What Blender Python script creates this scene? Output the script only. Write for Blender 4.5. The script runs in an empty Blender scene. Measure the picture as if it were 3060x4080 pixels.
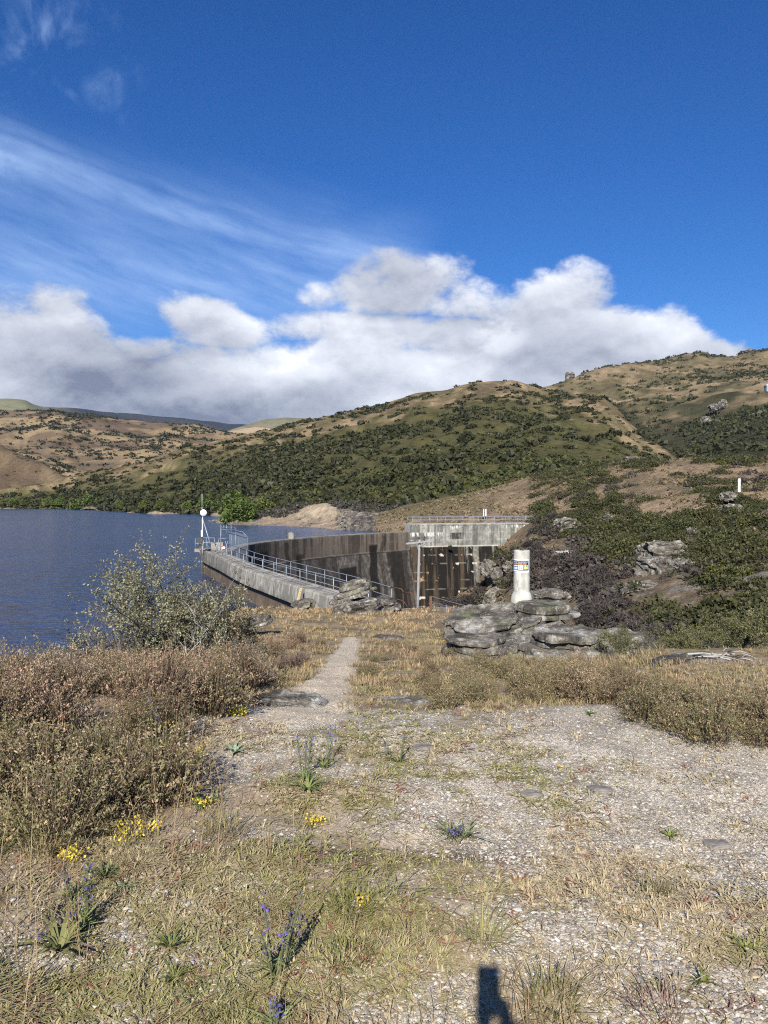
import bpy, bmesh, math, random
import numpy as np
from mathutils import Vector, Matrix

SC = bpy.context.scene
COL = SC.collection
RND = random.Random(11)
NR = np.random.RandomState(5)
rad = math.radians

# ------------------------------------------------------------------ camera
EYE = 1.6
FPX = 3060.0                       # focal length in photo pixels (photo 3060 x 4080)
PITCH = math.atan(55 / FPX)        # looking down a little: horizon at y = 1985
cam_d = bpy.data.cameras.new('camera')
cam = bpy.data.objects.new('camera', cam_d)
COL.objects.link(cam)
cam.location = (0, 0, EYE)
cam.rotation_euler = (rad(90) - PITCH, 0, 0)
cam_d.sensor_fit = 'VERTICAL'
cam_d.sensor_height = 24.0
cam_d.lens = 24.0 * FPX / 4080
cam_d.clip_start = 0.02
cam_d.clip_end = 30000
SC.camera = cam

# ------------------------------------------------------------------ colour management, sun
SC.view_settings.view_transform = 'Standard'
SC.view_settings.look = 'None'
SC.view_settings.gamma = 1
SC.view_settings.exposure = 0.85
SC.cycles.use_denoising = False
SC.cycles.filter_width = 1.1
SC.cycles.max_bounces = 5
SC.cycles.diffuse_bounces = 3
SC.cycles.transparent_max_bounces = 6
SC.cycles.caustics_reflective = False
SC.cycles.caustics_refractive = False
SUN_EL, SUN_AZ = rad(31.5), rad(7.8)      # light travels forward and slightly right
sun_d = bpy.data.lights.new('sun', 'SUN')
sun_d.energy = 4.6
sun_d.angle = rad(0.53)
sun_d.color = (1.0, 0.935, 0.835)
sun = bpy.data.objects.new('sun', sun_d)
COL.objects.link(sun)
SUN_DIR = Vector((math.sin(SUN_AZ) * math.cos(SUN_EL), math.cos(SUN_AZ) * math.cos(SUN_EL), -math.sin(SUN_EL)))
sun.rotation_euler = SUN_DIR.to_track_quat('-Z', 'Y').to_euler()
sun.location = (-20, -60, 60)


# ------------------------------------------------------------------ node helper
class Nodes:
    def __init__(self, tree):
        self.t = tree
        tree.nodes.clear()

    def n(self, kind, **kw):
        nd = self.t.nodes.new(kind)
        for k, v in kw.items():
            setattr(nd, k, v)
        return nd

    def put(self, sock, v):
        if v is None:
            return
        if isinstance(v, bpy.types.NodeSocket):
            self.t.links.new(v, sock)
        else:
            sock.default_value = v

    def m(self, op, a, b=None, c=None, clamp=False):
        nd = self.n('ShaderNodeMath', operation=op, use_clamp=clamp)
        self.put(nd.inputs[0], a)
        self.put(nd.inputs[1], b)
        self.put(nd.inputs[2], c)
        return nd.outputs[0]

    def add(self, a, b): return self.m('ADD', a, b)
    def sub(self, a, b): return self.m('SUBTRACT', a, b)
    def mul(self, a, b): return self.m('MULTIPLY', a, b)

    def sstep(self, v, a, b, lo=0.0, hi=1.0):
        nd = self.n('ShaderNodeMapRange', interpolation_type='SMOOTHSTEP')
        self.put(nd.inputs[0], v)
        nd.inputs[1].default_value = a
        nd.inputs[2].default_value = b
        nd.inputs[3].default_value = lo
        nd.inputs[4].default_value = hi
        return nd.outputs[0]

    def noise(self, vec, scale, detail=5, rough=.55, dist=0.0, col=False):
        nd = self.n('ShaderNodeTexNoise')
        self.put(nd.inputs['Vector'], vec)
        nd.inputs['Scale'].default_value = scale
        nd.inputs['Detail'].default_value = detail
        nd.inputs['Roughness'].default_value = rough
        nd.inputs['Distortion'].default_value = dist
        return nd.outputs['Color' if col else 'Fac']

    def vec(self, x, y, z):
        nd = self.n('ShaderNodeCombineXYZ')
        self.put(nd.inputs[0], x)
        self.put(nd.inputs[1], y)
        self.put(nd.inputs[2], z)
        return nd.outputs[0]

    def mix(self, f, a, b, blend='MIX'):
        nd = self.n('ShaderNodeMix', data_type='RGBA', blend_type=blend)
        self.put(nd.inputs[0], f)
        self.put(nd.inputs[6], a if isinstance(a, bpy.types.NodeSocket) else (*a, 1))
        self.put(nd.inputs[7], b if isinstance(b, bpy.types.NodeSocket) else (*b, 1))
        return nd.outputs[2]

    def ramp(self, v, stops):
        nd = self.n('ShaderNodeValToRGB')
        self.put(nd.inputs[0], v)
        el = nd.color_ramp.elements
        while len(el) < len(stops):
            el.new(.5)
        for e, (p, c) in zip(el, stops):
            e.position = p
            e.color = (*c, 1)
        return nd.outputs[0]


def pix_ang(sx, sy):
    """photo pixel -> (azimuth, elevation)"""
    az = math.atan((sx - 1530) / FPX)
    return az, math.atan((1985 - sy) / FPX * math.cos(az))


# ------------------------------------------------------------------ sky with clouds (by direction)
def build_world():
    w = bpy.data.worlds.new('World')
    SC.world = w
    w.use_nodes = True
    N = Nodes(w.node_tree)
    tc = N.n('ShaderNodeTexCoord').outputs['Generated']
    sp = N.n('ShaderNodeSeparateXYZ')
    N.put(sp.inputs[0], tc)
    X, Y, Z = sp.outputs
    az = N.m('ARCTAN2', X, Y)
    el = N.m('ARCSINE', Z)
    sky = N.n('ShaderNodeTexSky', sky_type='NISHITA', sun_disc=False)
    sky.sun_elevation = SUN_EL
    sky.sun_rotation = math.pi + SUN_AZ
    sky.altitude = 300
    sky.air_density = 1.0
    sky.dust_density = 0.6
    sky.ozone_density = 2.2
    hs = N.n('ShaderNodeHueSaturation')
    hs.inputs['Saturation'].default_value = 1.30
    hs.inputs['Value'].default_value = 0.98
    N.put(hs.inputs['Color'], sky.outputs[0])
    skyc = N.mix(1.0, hs.outputs[0], SKYTINT, 'MULTIPLY')

    # --- cirrus streaks
    th = math.atan(0.262)
    ca, sa = math.cos(th), math.sin(th)
    along = N.sub(N.mul(az, ca), N.mul(el, sa))
    across = N.add(N.mul(az, sa), N.mul(el, ca))
    nwob = N.sub(N.noise(N.vec(N.mul(along, 3.0), N.mul(across, 5.0), 2.0), 1.0, 3), .5)
    acw = N.add(across, N.mul(nwob, .035))
    fib = N.noise(N.vec(N.mul(along, 6.0), N.mul(acw, 48.0), 7.0), 1.0, 6, .55)
    puff = N.noise(N.vec(N.mul(along, 13.0), N.mul(acw, 34.0), 3.0), 1.0, 6, .6)

    def line(p0, p1, w, strength, soft=1.0):
        a0, e0 = pix_ang(*p0)
        a1, e1 = pix_ang(*p1)
        l0, c0 = a0 * ca - e0 * sa, a0 * sa + e0 * ca
        l1, c1 = a1 * ca - e1 * sa, a1 * sa + e1 * ca
        k = (c1 - c0) / (l1 - l0)
        cc = N.add(N.mul(N.sub(along, l0), k), c0)
        d = N.m('ABSOLUTE', N.m('DIVIDE', N.sub(acw, cc), w))
        core = N.sstep(d, 0, 1, 1, 0)
        if soft:
            core = N.mul(core, N.sstep(along, l1 - .03, l1 + .09, 1, 0))
        return N.mul(core, strength)
    c1 = line((0, 620), (1560, 1040), .032, .82)
    c2 = line((0, 1090), (1500, 1110), .10, .72)
    c3 = line((900, 830), (1620, 1010), .016, .45)
    c4 = line((0, 760), (1300, 1040), .10, .42)
    cir = N.m('MAXIMUM', N.m('MAXIMUM', c1, c2), N.m('MAXIMUM', c3, c4))
    tex = N.add(N.mul(N.sstep(fib, .25, .78), .45), N.mul(N.sstep(puff, .25, .8), .35))
    cirrus = N.mul(cir, N.add(tex, .18))
    # small wisps high on the left
    a0, e0 = pix_ang(60, 260)
    dw = N.add(N.m('POWER', N.m('DIVIDE', N.sub(az, a0), .16), 2.0), N.m('POWER', N.m('DIVIDE', N.sub(el, e0), .15), 2.0))
    wn = N.noise(N.vec(N.mul(az, 11.0), N.mul(el, 9.0), 1.3), 1.0, 5, .6, .6)
    wisps = N.mul(N.sstep(dw, .1, 1.0, 1, 0), N.sstep(wn, .50, .78, 0, .5))
    a0, e0 = pix_ang(420, 360)
    dw2 = N.add(N.m('POWER', N.m('DIVIDE', N.sub(az, a0), .030), 2.0), N.m('POWER', N.m('DIVIDE', N.sub(el, e0), .03), 2.0))
    wisps = N.m('MAXIMUM', wisps, N.mul(N.sstep(dw2, .0, 1.0, 1, 0), N.sstep(wn, .36, .7, 0, .42)))
    cirrus = N.m('MINIMUM', N.add(cirrus, wisps), .85)
    skyc = N.mix(cirrus, skyc, CIRRUS)

    # --- cumulus bank
    fc = N.n('ShaderNodeFloatCurve')
    cur = fc.mapping.curves[0]
    pts = [(-900, 1250), (0, 1195), (330, 1225), (470, 1330), (560, 1385), (720, 1360), (1000, 1350), (1250, 1310), (1450, 1290),
           (1700, 1340), (1860, 1340), (1960, 1270), (2060, 1195), (2250, 1140), (2480, 1180), (2720, 1255), (2860, 1360), (3060, 1440), (3900, 1500)]
    norm = []
    for sx, sy in pts:
        a, e = pix_ang(sx, sy)
        norm.append(((a + .75) / 1.5, e))
    cur.points[0].location = norm[0]
    cur.points[1].location = norm[-1]
    for p in norm[1:-1]:
        cur.points.new(*p)
    fc.mapping.use_clip = False
    fc.mapping.update()
    N.put(fc.inputs['Value'], N.m('DIVIDE', N.add(az, .75), 1.5))
    top = fc.outputs[0]
    cv = N.vec(N.mul(az, 1.0), N.mul(el, 1.5), .35)

    def dens(de):
        c = cv if not de else N.vec(N.mul(N.add(az, de * .25), 1.0), N.mul(N.add(el, de), 1.5), .35)
        e = el if not de else N.add(el, de)
        a = az if not de else N.add(az, de * .25)
        big = N.noise(c, 9.0, 10, .60, .10)
        d = N.m('DIVIDE', N.sub(top, e), .040)
        d = N.m('MINIMUM', d, 1.45)
        for (sx, sy, rx, ry, k) in [(1610, 1140, 270, 130, .72), (1880, 1200, 260, 90, .5), (800, 1255, 170, 75, .50), (930, 1330, 220, 80, .55), (1560, 1340, 380, 90, .7), (1800, 1340, 260, 80, .8), (560, 1400, 200, 60, .5), (1240, 1320, 260, 70, .5), (2230, 1190, 250, 130, .8), (1240, 1180, 90, 45, .25)]:
            a0, e0 = pix_ang(sx, sy)
            q = N.add(N.m('POWER', N.m('DIVIDE', N.sub(a, a0), rx / FPX), 2.0), N.m('POWER', N.m('DIVIDE', N.sub(e, e0), ry / FPX), 2.0))
            d = N.m('MAXIMUM', d, N.mul(N.sub(1.0, q), k))
        return N.add(N.add(d, .12), N.mul(N.sub(big, .5), 2.6)), big
    d0, b0 = dens(0)
    d1, b1 = dens(.013)
    alpha = N.sstep(d0, -.06, .52)
    # relief: lighter where the cloud thins out towards the sun side (up and left)
    rel = N.sstep(N.sub(d0, d1), -.75, .75)
    mid = N.noise(N.vec(N.mul(az, 1.0), N.mul(el, 1.7), 4.2), 5.0, 6, .5, .2)
    a0, e0 = pix_ang(420, 1440)
    gl = N.add(N.m('POWER', N.m('DIVIDE', N.sub(az, a0), .15), 2.0), N.m('POWER', N.m('DIVIDE', N.sub(el, e0), .045), 2.0))
    dark = N.mul(N.sstep(gl, .05, 1.2, 1, 0), .26)
    a0, e0 = pix_ang(700, 1640)
    gl = N.add(N.m('POWER', N.m('DIVIDE', N.sub(az, a0), .24), 2.0), N.m('POWER', N.m('DIVIDE', N.sub(el, e0), .055), 2.0))
    dark = N.add(dark, N.mul(N.sstep(gl, .05, 1.2, 1, 0), .32))
    lum = N.add(N.mul(rel, .36), N.add(N.mul(N.sstep(mid, .33, .68), .40), .13))
    a0, e0 = pix_ang(1980, 1340)
    gl = N.add(N.m('POWER', N.m('DIVIDE', N.sub(az, a0), .045), 2.0), N.m('POWER', N.m('DIVIDE', N.sub(el, e0), .030), 2.0))
    lum = N.add(lum, N.mul(N.mul(N.sstep(gl, .0, 1.0, 1, 0), N.sstep(b0, .46, .60)), .22))
    lum = N.sub(lum, dark)
    ccol = N.ramp(lum, CLOUDRAMP)
    skyc = N.mix(N.mul(alpha, .97), skyc, N.mix(1.0, ccol, (10.0, 10.0, 10.0), 'MULTIPLY'))
    bg = N.n('ShaderNodeBackground')
    N.put(bg.inputs['Color'], skyc)
    bg.inputs['Strength'].default_value = 0.081
    out = N.n('ShaderNodeOutputWorld')
    N.put(out.inputs[0], bg.outputs[0])


SKYTINT = (.345, .54, .82)
CIRRUS = (3.1, 4.5, 7.2)
CLOUDRAMP = [(0.0, (.15, .17, .24)), (.22, (.28, .305, .37)), (.5, (.43, .455, .52)), (.78, (.63, .655, .71)), (1.0, (.94, .95, .99))]
build_world()


# ------------------------------------------------------------------ numeric noise
def _hash(ix, iy, iz):
    n = (ix * 374761393 + iy * 668265263 + iz * 1274126177) & 0xffffffff
    n = ((n ^ (n >> 13)) * 1274126177) & 0xffffffff
    n = ((n ^ (n >> 15)) * 2246822519) & 0xffffffff
    return ((n ^ (n >> 16)) & 0xffff) / 65535.0


def vnoise(x, y, z):
    x, y, z = np.broadcast_arrays(np.asarray(x, float), np.asarray(y, float), np.asarray(z, float))
    xi, yi, zi = np.floor(x), np.floor(y), np.floor(z)
    fx, fy, fz = x - xi, y - yi, z - zi
    fx, fy, fz = [f * f * f * (f * (f * 6 - 15) + 10) for f in (fx, fy, fz)]
    xi, yi, zi = xi.astype(np.int64), yi.astype(np.int64), zi.astype(np.int64)
    r = 0
    for dx in (0, 1):
        for dy in (0, 1):
            for dz in (0, 1):
                w = (fx if dx else 1 - fx) * (fy if dy else 1 - fy) * (fz if dz else 1 - fz)
                r = r + w * _hash(xi + dx, yi + dy, zi + dz)
    return r * 2 - 1


def fbm(x, y, z=0.0, o=4, g=.5):
    a, s, t, f = 1.0, 0, 0, 1.0
    for i in range(o):
        s = s + a * vnoise(x * f + 17.3 * i, y * f + 5.1 * i, z * f + 9.7 * i)
        t += a
        a *= g
        f *= 2.03
    return s / t * 1.6


def ss(x, a, b):
    t = np.clip((x - a) / (b - a), 0, 1)
    return t * t * (3 - 2 * t)


def lerp3(a, b, f):
    f = np.asarray(f)[..., None]
    return np.asarray(a) * (1 - f) + np.asarray(b) * f


# ------------------------------------------------------------------ object helpers
def mesh(name, V, F, mat=None, col=None, smooth=True):
    """V (n,3); F (m,4) or (m,3) array or list of arrays of these; col (n,3) linear"""
    V = np.asarray(V, np.float32).reshape(-1, 3)
    Fs = F if isinstance(F, list) else [F]
    Fs = [np.asarray(f, np.int32) for f in Fs if len(f)]
    me = bpy.data.meshes.new(name)
    me.vertices.add(len(V))
    me.vertices.foreach_set('co', V.ravel())
    loops = np.concatenate([f.ravel() for f in Fs])
    tot = np.concatenate([np.full(len(f), f.shape[1], np.int32) for f in Fs])
    st = np.concatenate([[0], np.cumsum(tot)[:-1]]).astype(np.int32)
    me.loops.add(len(loops))
    me.loops.foreach_set('vertex_index', loops)
    me.polygons.add(len(tot))
    me.polygons.foreach_set('loop_start', st)
    me.polygons.foreach_set('loop_total', tot)
    me.polygons.foreach_set('use_smooth', np.full(len(tot), smooth, bool))
    me.update(calc_edges=True)
    if col is not None:
        ca = me.color_attributes.new('col', 'FLOAT_COLOR', 'POINT')
        c = np.ones((len(V), 4), np.float32)
        c[:, :3] = np.clip(np.asarray(col, np.float32), 0.002, 1)
        ca.data.foreach_set('color', c.ravel())
    if mat:
        me.materials.append(mat)
    return me


def link(name, me, parent=None, loc=None):
    o = bpy.data.objects.new(name, me)
    COL.objects.link(o)
    if parent is not None:
        o.parent = parent
    if loc is not None:
        o.location = loc
    return o


def tag(o, label, cat, group=None, kind=None):
    o['label'] = label
    o['category'] = cat
    if group:
        o['group'] = group
    if kind:
        o['kind'] = kind
    return o


def empty(name, loc, label, cat, group=None):
    o = bpy.data.objects.new(name, None)
    o.empty_display_size = .1
    COL.objects.link(o)
    o.location = loc
    return tag(o, label, cat, group)


def struct(o):
    o['kind'] = 'structure'
    return o


def copy_tree(o, parent=None):
    c = o.copy()
    COL.objects.link(c)
    c.parent = parent
    for ch in o.children:
        copy_tree(ch, c)
    return c


class MB:
    """collects boxes, tubes and lathes into one mesh"""
    def __init__(self):
        self.v, self.q, self.t = [], [], []

    def box(self, c, s, rz=0.0, R=None):
        M = R if R is not None else Matrix.Rotation(rz, 3, 'Z')
        b = len(self.v)
        for dz in (-.5, .5):
            for dx, dy in ((-.5, -.5), (.5, -.5), (.5, .5), (-.5, .5)):
                self.v.append(Vector(c) + M @ Vector((dx * s[0], dy * s[1], dz * s[2])))
        for f in ((3, 2, 1, 0), (4, 5, 6, 7), (0, 1, 5, 4), (1, 2, 6, 5), (2, 3, 7, 6), (3, 0, 4, 7)):
            self.q.append([b + i for i in f])
        return self

    def tube(self, pts, r, n=6, cap=True):
        pts = [Vector(p) for p in pts]
        rs = r if isinstance(r, (list, tuple)) else [r] * len(pts)
        b = len(self.v)
        up = None
        for i, p in enumerate(pts):
            d = (pts[min(i + 1, len(pts) - 1)] - pts[max(i - 1, 0)])
            d = d.normalized() if d.length > 1e-9 else Vector((0, 0, 1))
            if up is None:
                up = Vector((1, 0, 0)) if abs(d.x) < .8 else Vector((0, 1, 0))
            s = d.cross(up).normalized()
            up = s.cross(d).normalized()
            for k in range(n):
                a = 2 * math.pi * k / n
                self.v.append(p + (s * math.cos(a) + up * math.sin(a)) * rs[i])
        for i in range(len(pts) - 1):
            for k in range(n):
                k2 = (k + 1) % n
                self.q.append([b + i * n + k, b + i * n + k2, b + (i + 1) * n + k2, b + (i + 1) * n + k])
        if cap:
            for i, flip in ((0, True), (len(pts) - 1, False)):
                c = len(self.v)
                self.v.append(pts[i])
                for k in range(n):
                    f = [b + i * n + k, b + i * n + (k + 1) % n, c]
                    self.t.append(f[::-1] if flip else f)
        return self

    def lathe(self, prof, c=(0, 0, 0), n=32, R=None):
        b = len(self.v)
        M = R if R is not None else Matrix.Identity(3)
        for r, z in prof:
            for k in range(n):
                a = 2 * math.pi * k / n
                self.v.append(Vector(c) + M @ Vector((r * math.cos(a), r * math.sin(a), z)))
        for i in range(len(prof) - 1):
            for k in range(n):
                k2 = (k + 1) % n
                self.q.append([b + i * n + k, b + i * n + k2, b + (i + 1) * n + k2, b + (i + 1) * n + k])
        return self

    def build(self, name, mat, parent=None, smooth=False, col=None, loc=None):
        F = []
        if self.q:
            F.append(np.array(self.q))
        if self.t:
            F.append(np.array(self.t))
        V = np.array([tuple(p) for p in self.v])
        c = None if col is None else (np.tile(col, (len(V), 1)) if np.ndim(col) == 1 else col)
        return link(name, mesh(name, V, F, mat, c, smooth), parent, loc)


# ------------------------------------------------------------------ materials
def mat_col(name, rough=.85, nscale=6.0, namt=.35, bump=0.0, bscale=20.0, fine=0.0, fscale=80., spec=.3, transl=0.0, rnd=0.0, attr=True, base=(.3, .3, .3), metal=0.0):
    m = bpy.data.materials.new(name)
    m.use_nodes = True
    N = Nodes(m.node_tree)
    tc = N.n('ShaderNodeTexCoord').outputs['Object']
    if attr:
        at = N.n('ShaderNodeAttribute', attribute_name='col')
        c = at.outputs['Color']
    else:
        rgb = N.n('ShaderNodeRGB')
        rgb.outputs[0].default_value = (*base, 1)
        c = rgb.outputs[0]
    if namt:
        f = N.noise(tc, nscale, 6, .65)
        k = N.m('MULTIPLY_ADD', N.sub(f, .5), namt * 4, 1.0)
        k = N.m('MAXIMUM', k, .2)
        c = N.mix(1.0, c, N.vec(k, k, k), 'MULTIPLY')
    if fine:
        f = N.noise(tc, fscale, 4, .7)
        k = N.m('MAXIMUM', N.m('MULTIPLY_ADD', N.sub(f, .5), fine * 4, 1.0), .2)
        c = N.mix(1.0, c, N.vec(k, k, k), 'MULTIPLY')
    if rnd:
        oi = N.n('ShaderNodeObjectInfo').outputs['Random']
        hs = N.n('ShaderNodeHueSaturation')
        N.put(hs.inputs['Hue'], N.m('MULTIPLY_ADD', oi, rnd * .12, .5 - rnd * .06))
        N.put(hs.inputs['Value'], N.m('MULTIPLY_ADD', N.m('FRACT', N.mul(oi, 7.3)), rnd, 1 - rnd * .5))
        N.put(hs.inputs['Color'], c)
        c = hs.outputs[0]
    p = N.n('ShaderNodeBsdfPrincipled')
    N.put(p.inputs['Base Color'], c)
    p.inputs['Roughness'].default_value = rough
    p.inputs['Specular IOR Level'].default_value = spec
    p.inputs['Metallic'].default_value = metal
    if bump:
        b = N.n('ShaderNodeBump')
        b.inputs['Strength'].default_value = bump
        b.inputs['Distance'].default_value = 1.0 / bscale
        N.put(b.inputs['Height'], N.noise(tc, bscale, 6, .65))
        N.put(p.inputs['Normal'], b.outputs[0])
    sh = p.outputs[0]
    if transl:
        tr = N.n('ShaderNodeBsdfTranslucent')
        N.put(tr.inputs[0], c)
        mx = N.n('ShaderNodeMixShader')
        mx.inputs[0].default_value = transl
        N.put(mx.inputs[1], sh)
        N.put(mx.inputs[2], tr.outputs[0])
        sh = mx.outputs[0]
    out = N.n('ShaderNodeOutputMaterial')
    N.put(out.inputs[0], sh)
    return m


def rock_mat():
    m = bpy.data.materials.new('schist')
    m.use_nodes = True
    N = Nodes(m.node_tree)
    tc = N.n('ShaderNodeTexCoord').outputs['Object']
    c = N.n('ShaderNodeAttribute', attribute_name='col').outputs['Color']
    f1 = N.noise(tc, 7, 8, .7)
    k = N.m('MAXIMUM', N.m('MULTIPLY_ADD', N.sub(f1, .5), 3.2, 1.0), .2)
    c = N.mix(1.0, c, N.vec(k, k, k), 'MULTIPLY')
    sp = N.noise(tc, 26, 5, .6, .4)
    big = N.noise(tc, 2.2, 4, .6)
    lich = N.sstep(N.add(sp, N.mul(N.sub(big, .5), .7)), .58, .66)
    c = N.mix(N.mul(lich, .65), c, (.34, .33, .30))
    dk = N.noise(tc, 15, 6, .7, .6)
    c = N.mix(N.mul(N.sstep(dk, .56, .66), .75), c, (.022, .020, .018))
    p = N.n('ShaderNodeBsdfPrincipled')
    N.put(p.inputs['Base Color'], c)
    p.inputs['Roughness'].default_value = .9
    p.inputs['Specular IOR Level'].default_value = .12
    b = N.n('ShaderNodeBump')
    b.inputs['Strength'].default_value = .9
    b.inputs['Distance'].default_value = .05
    N.put(b.inputs['Height'], N.add(N.noise(tc, 12, 8, .72), N.mul(dk, .5)))
    N.put(p.inputs['Normal'], b.outputs[0])
    out = N.n('ShaderNodeOutputMaterial')
    N.put(out.inputs[0], p.outputs[0])
    return m


M_LEAF = mat_col('leaf', .6, namt=0, transl=.10, rnd=.28, spec=.25)
M_TWIG = mat_col('twig', .8, 30, .3, rnd=.3, spec=.15)
M_HILL = mat_col('hill_grass', .95, .35, .35, .6, .6, fine=.3, fscale=1.3, spec=.05)
M_SLOPE = mat_col('slope_grass', .95, .8, .4, .7, 1.5, fine=.45, fscale=5., spec=.05)
M_CONC = mat_col('stained_concrete', .85, 1.2, .25, .3, 12, fine=.22, fscale=14., spec=.2)
M_ROCK = rock_mat()
M_GALV = mat_col('galvanised_steel', .5, 9, .15, attr=False, base=(.30, .34, .40), metal=.3, spec=.5)
M_GALVD = mat_col('weathered_steel', .5, 9, .15, attr=False, base=(.22, .25, .30), metal=.3, spec=.5)
M_RUST = mat_col('rusty_steel', .8, 14, .4, attr=False, base=(.12, .06, .04), spec=.3)
M_WHITE = mat_col('white_paint', .45, 5, .06, attr=False, base=(.78, .80, .82), spec=.4)
M_WOOD = mat_col('grey_wood', .85, 8, .25, attr=False, base=(.24, .24, .245), spec=.1)
M_DARK = mat_col('dark_grey_metal', .6, 5, .1, attr=False, base=(.045, .05, .055))
M_PLAIN = mat_col('painted', .5, 5, .05)

# ------------------------------------------------------------------ photo pixel -> place
_cp, _sp = math.cos(PITCH), math.sin(PITCH)


def px(sx, sy, D):
    """the point at forward distance D that the photograph shows at (sx, sy)"""
    a, b, c = np.asarray(sx, float) - 1530, 2040 - np.asarray(sy, float), FPX
    dy, dz = c * _cp + b * _sp, -c * _sp + b * _cp
    k = np.asarray(D, float) / dy
    return np.stack(np.broadcast_arrays(a * k, np.asarray(D, float) * np.ones_like(a), EYE + dz * k), -1)


def onz(sx, sy, z):
    p = px(sx, sy, 1.0)
    k = (z - EYE) / (p[2] - EYE)
    return p[0] * k, k, z


WATER_Z = -6.4
FAR_K = 8 / 7.0        # lake is 8 m below the eye
CREST_Z = -3.9


# ------------------------------------------------------------------ the knoll we stand on
def h_ground(x, y):
    x, y = np.asarray(x, float), np.asarray(y, float)
    ye = y
    z = np.interp(ye, [-60, -8, 0, 5.2, 5.9, 7, 9, 13, 17, 25, 33, 36, 40, 46, 60, 80, 140],
                  [.6, .15, 0, 0, -.06, -.25, -.55, -1.2, -1.72, -2.58, -3.15, -3.55, -4.5, -7.5, -16, -26, -30])
    z = z * (1 - .35 * ss(x, 2.6, 4.4) * ss(14 - y, 0, 3))
    L = np.interp(y, [-60, -8, 0, 4, 6, 8, 10, 12, 20, 30, 34, 44], [-30, -10, -7, -6, -4.3, -3.3, -2.9, -2.6, -3.2, -5.6, -6.0, -4.5])
    d = np.maximum(L - x, 0)
    z = z - .62 * d * ss(d, 0, 2.2) - .05 * np.minimum(d, 6)
    Rr = np.interp(y, [-60, 0, 6, 10, 14, 17, 22, 30, 34, 40], [30, 12, 9, 8, 7.2, 5.2, 3.6, 2.7, 2.8, 2.5])
    d = np.maximum(x - Rr, 0)
    z = z - .95 * d * ss(d, 0, 2.5)
    z = np.maximum(z, -34)
    r = np.hypot(x, y)
    n = fbm(x * .55, y * .55, 1.3, 4) * .07 * ss(r, 1, 8) + fbm(x * 2.1, y * 2.1, 4.0, 3) * .03
    # left heath stands on a low bank
    bank = .16 * np.exp(-((x + 3.0) / 1.4) ** 2 - ((y - 4.4) / 2.2) ** 2)
    return z + n + bank


def gp(sx, sy, dmin=1.0, dmax=60):
    """where the sight line through a photo pixel meets the knoll"""
    D = np.geomspace(dmin, dmax, 900)
    P = px(np.full_like(D, sx), np.full_like(D, sy), D)
    hit = P[:, 2] < h_ground(P[:, 0], P[:, 1])
    i = int(np.argmax(hit)) if hit.any() else len(D) - 1
    x, y = P[i, 0], P[i, 1]
    return float(x), float(y), float(h_ground(x, y))


PATH = [gp(*p) for p in [(1180, 2840), (1255, 2770), (1312, 2710), (1352, 2650), (1380, 2590), (1402, 2545)]]
PATH_W = [.42, .33, .29, .26, .23, .19]


def path_mask(x, y):
    best = np.zeros_like(np.asarray(x, float))
    for (a, b, wa, wb) in zip(PATH[:-1], PATH[1:], PATH_W[:-1], PATH_W[1:]):
        dx, dy = b[0] - a[0], b[1] - a[1]
        t = np.clip(((x - a[0]) * dx + (y - a[1]) * dy) / (dx * dx + dy * dy), 0, 1)
        d = np.hypot(x - a[0] - t * dx, y - a[1] - t * dy) / (wa + t * (wb - wa))
        best = np.maximum(best, 1 - ss(d, .7, 1.25))
    return best


# bare gravel: (photo pixel, radius across m, radius along m, weight)
_GR = [(2600, 3120, 1.5, .9, 1.1), (2300, 2880, .8, .8, 1.0), (2900, 3300, .9, .7, 1.0), (1900, 2960, .8, .5, .9), (1450, 2870, .7, .35, 1.1),
       (1000, 2880, .55, .30, 1.2), (1150, 2960, .5, .3, .8), (2150, 3350, .35, .4, .8), (2050, 3150, .4, .4, .8), (2450, 3550, .5, .35, .75),
       (2700, 3700, .5, .4, .6), (650, 3640, .32, .25, .9), (870, 3800, .3, .22, 1.0), (150, 3850, .22, .16, .6), (560, 3860, .2, .2, .7), (2200, 3700, .35, .3, .6), (1650, 3000, .5, .25, .6),
       (2950, 3050, .8, .6, .9), (1000, 3560, .25, .2, .5), (520, 3950, .3, .2, .7), (1600, 3950, .3, .2, .6), (2850, 3950, .4, .3, .6), (1080, 3330, .3, .15, .4)]
_GRW = [(gp(a, b), rx, ry, w) for a, b, rx, ry, w in _GR]


def gravel_mask(x, y):
    g = np.zeros_like(np.asarray(x, float))
    for (p, rx, ry, w) in _GRW:
        g = np.maximum(g, w * np.exp(-((x - p[0]) / rx) ** 2 - ((y - p[1]) / ry) ** 2))
    g = g + fbm(x * 2.3, y * 2.3, 7.0, 4) * .28 - .04
    g = g + (.15 * ss(x, .8, 2.2) + .16 * np.maximum(ss(x, -1.7, -1.1), ss(3.6 - y, 0, .4))) * ss(6.9 - y, 0, .8)
    return np.clip(np.maximum(ss(g, .14, .62), path_mask(x, y)), 0, 1)


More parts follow.
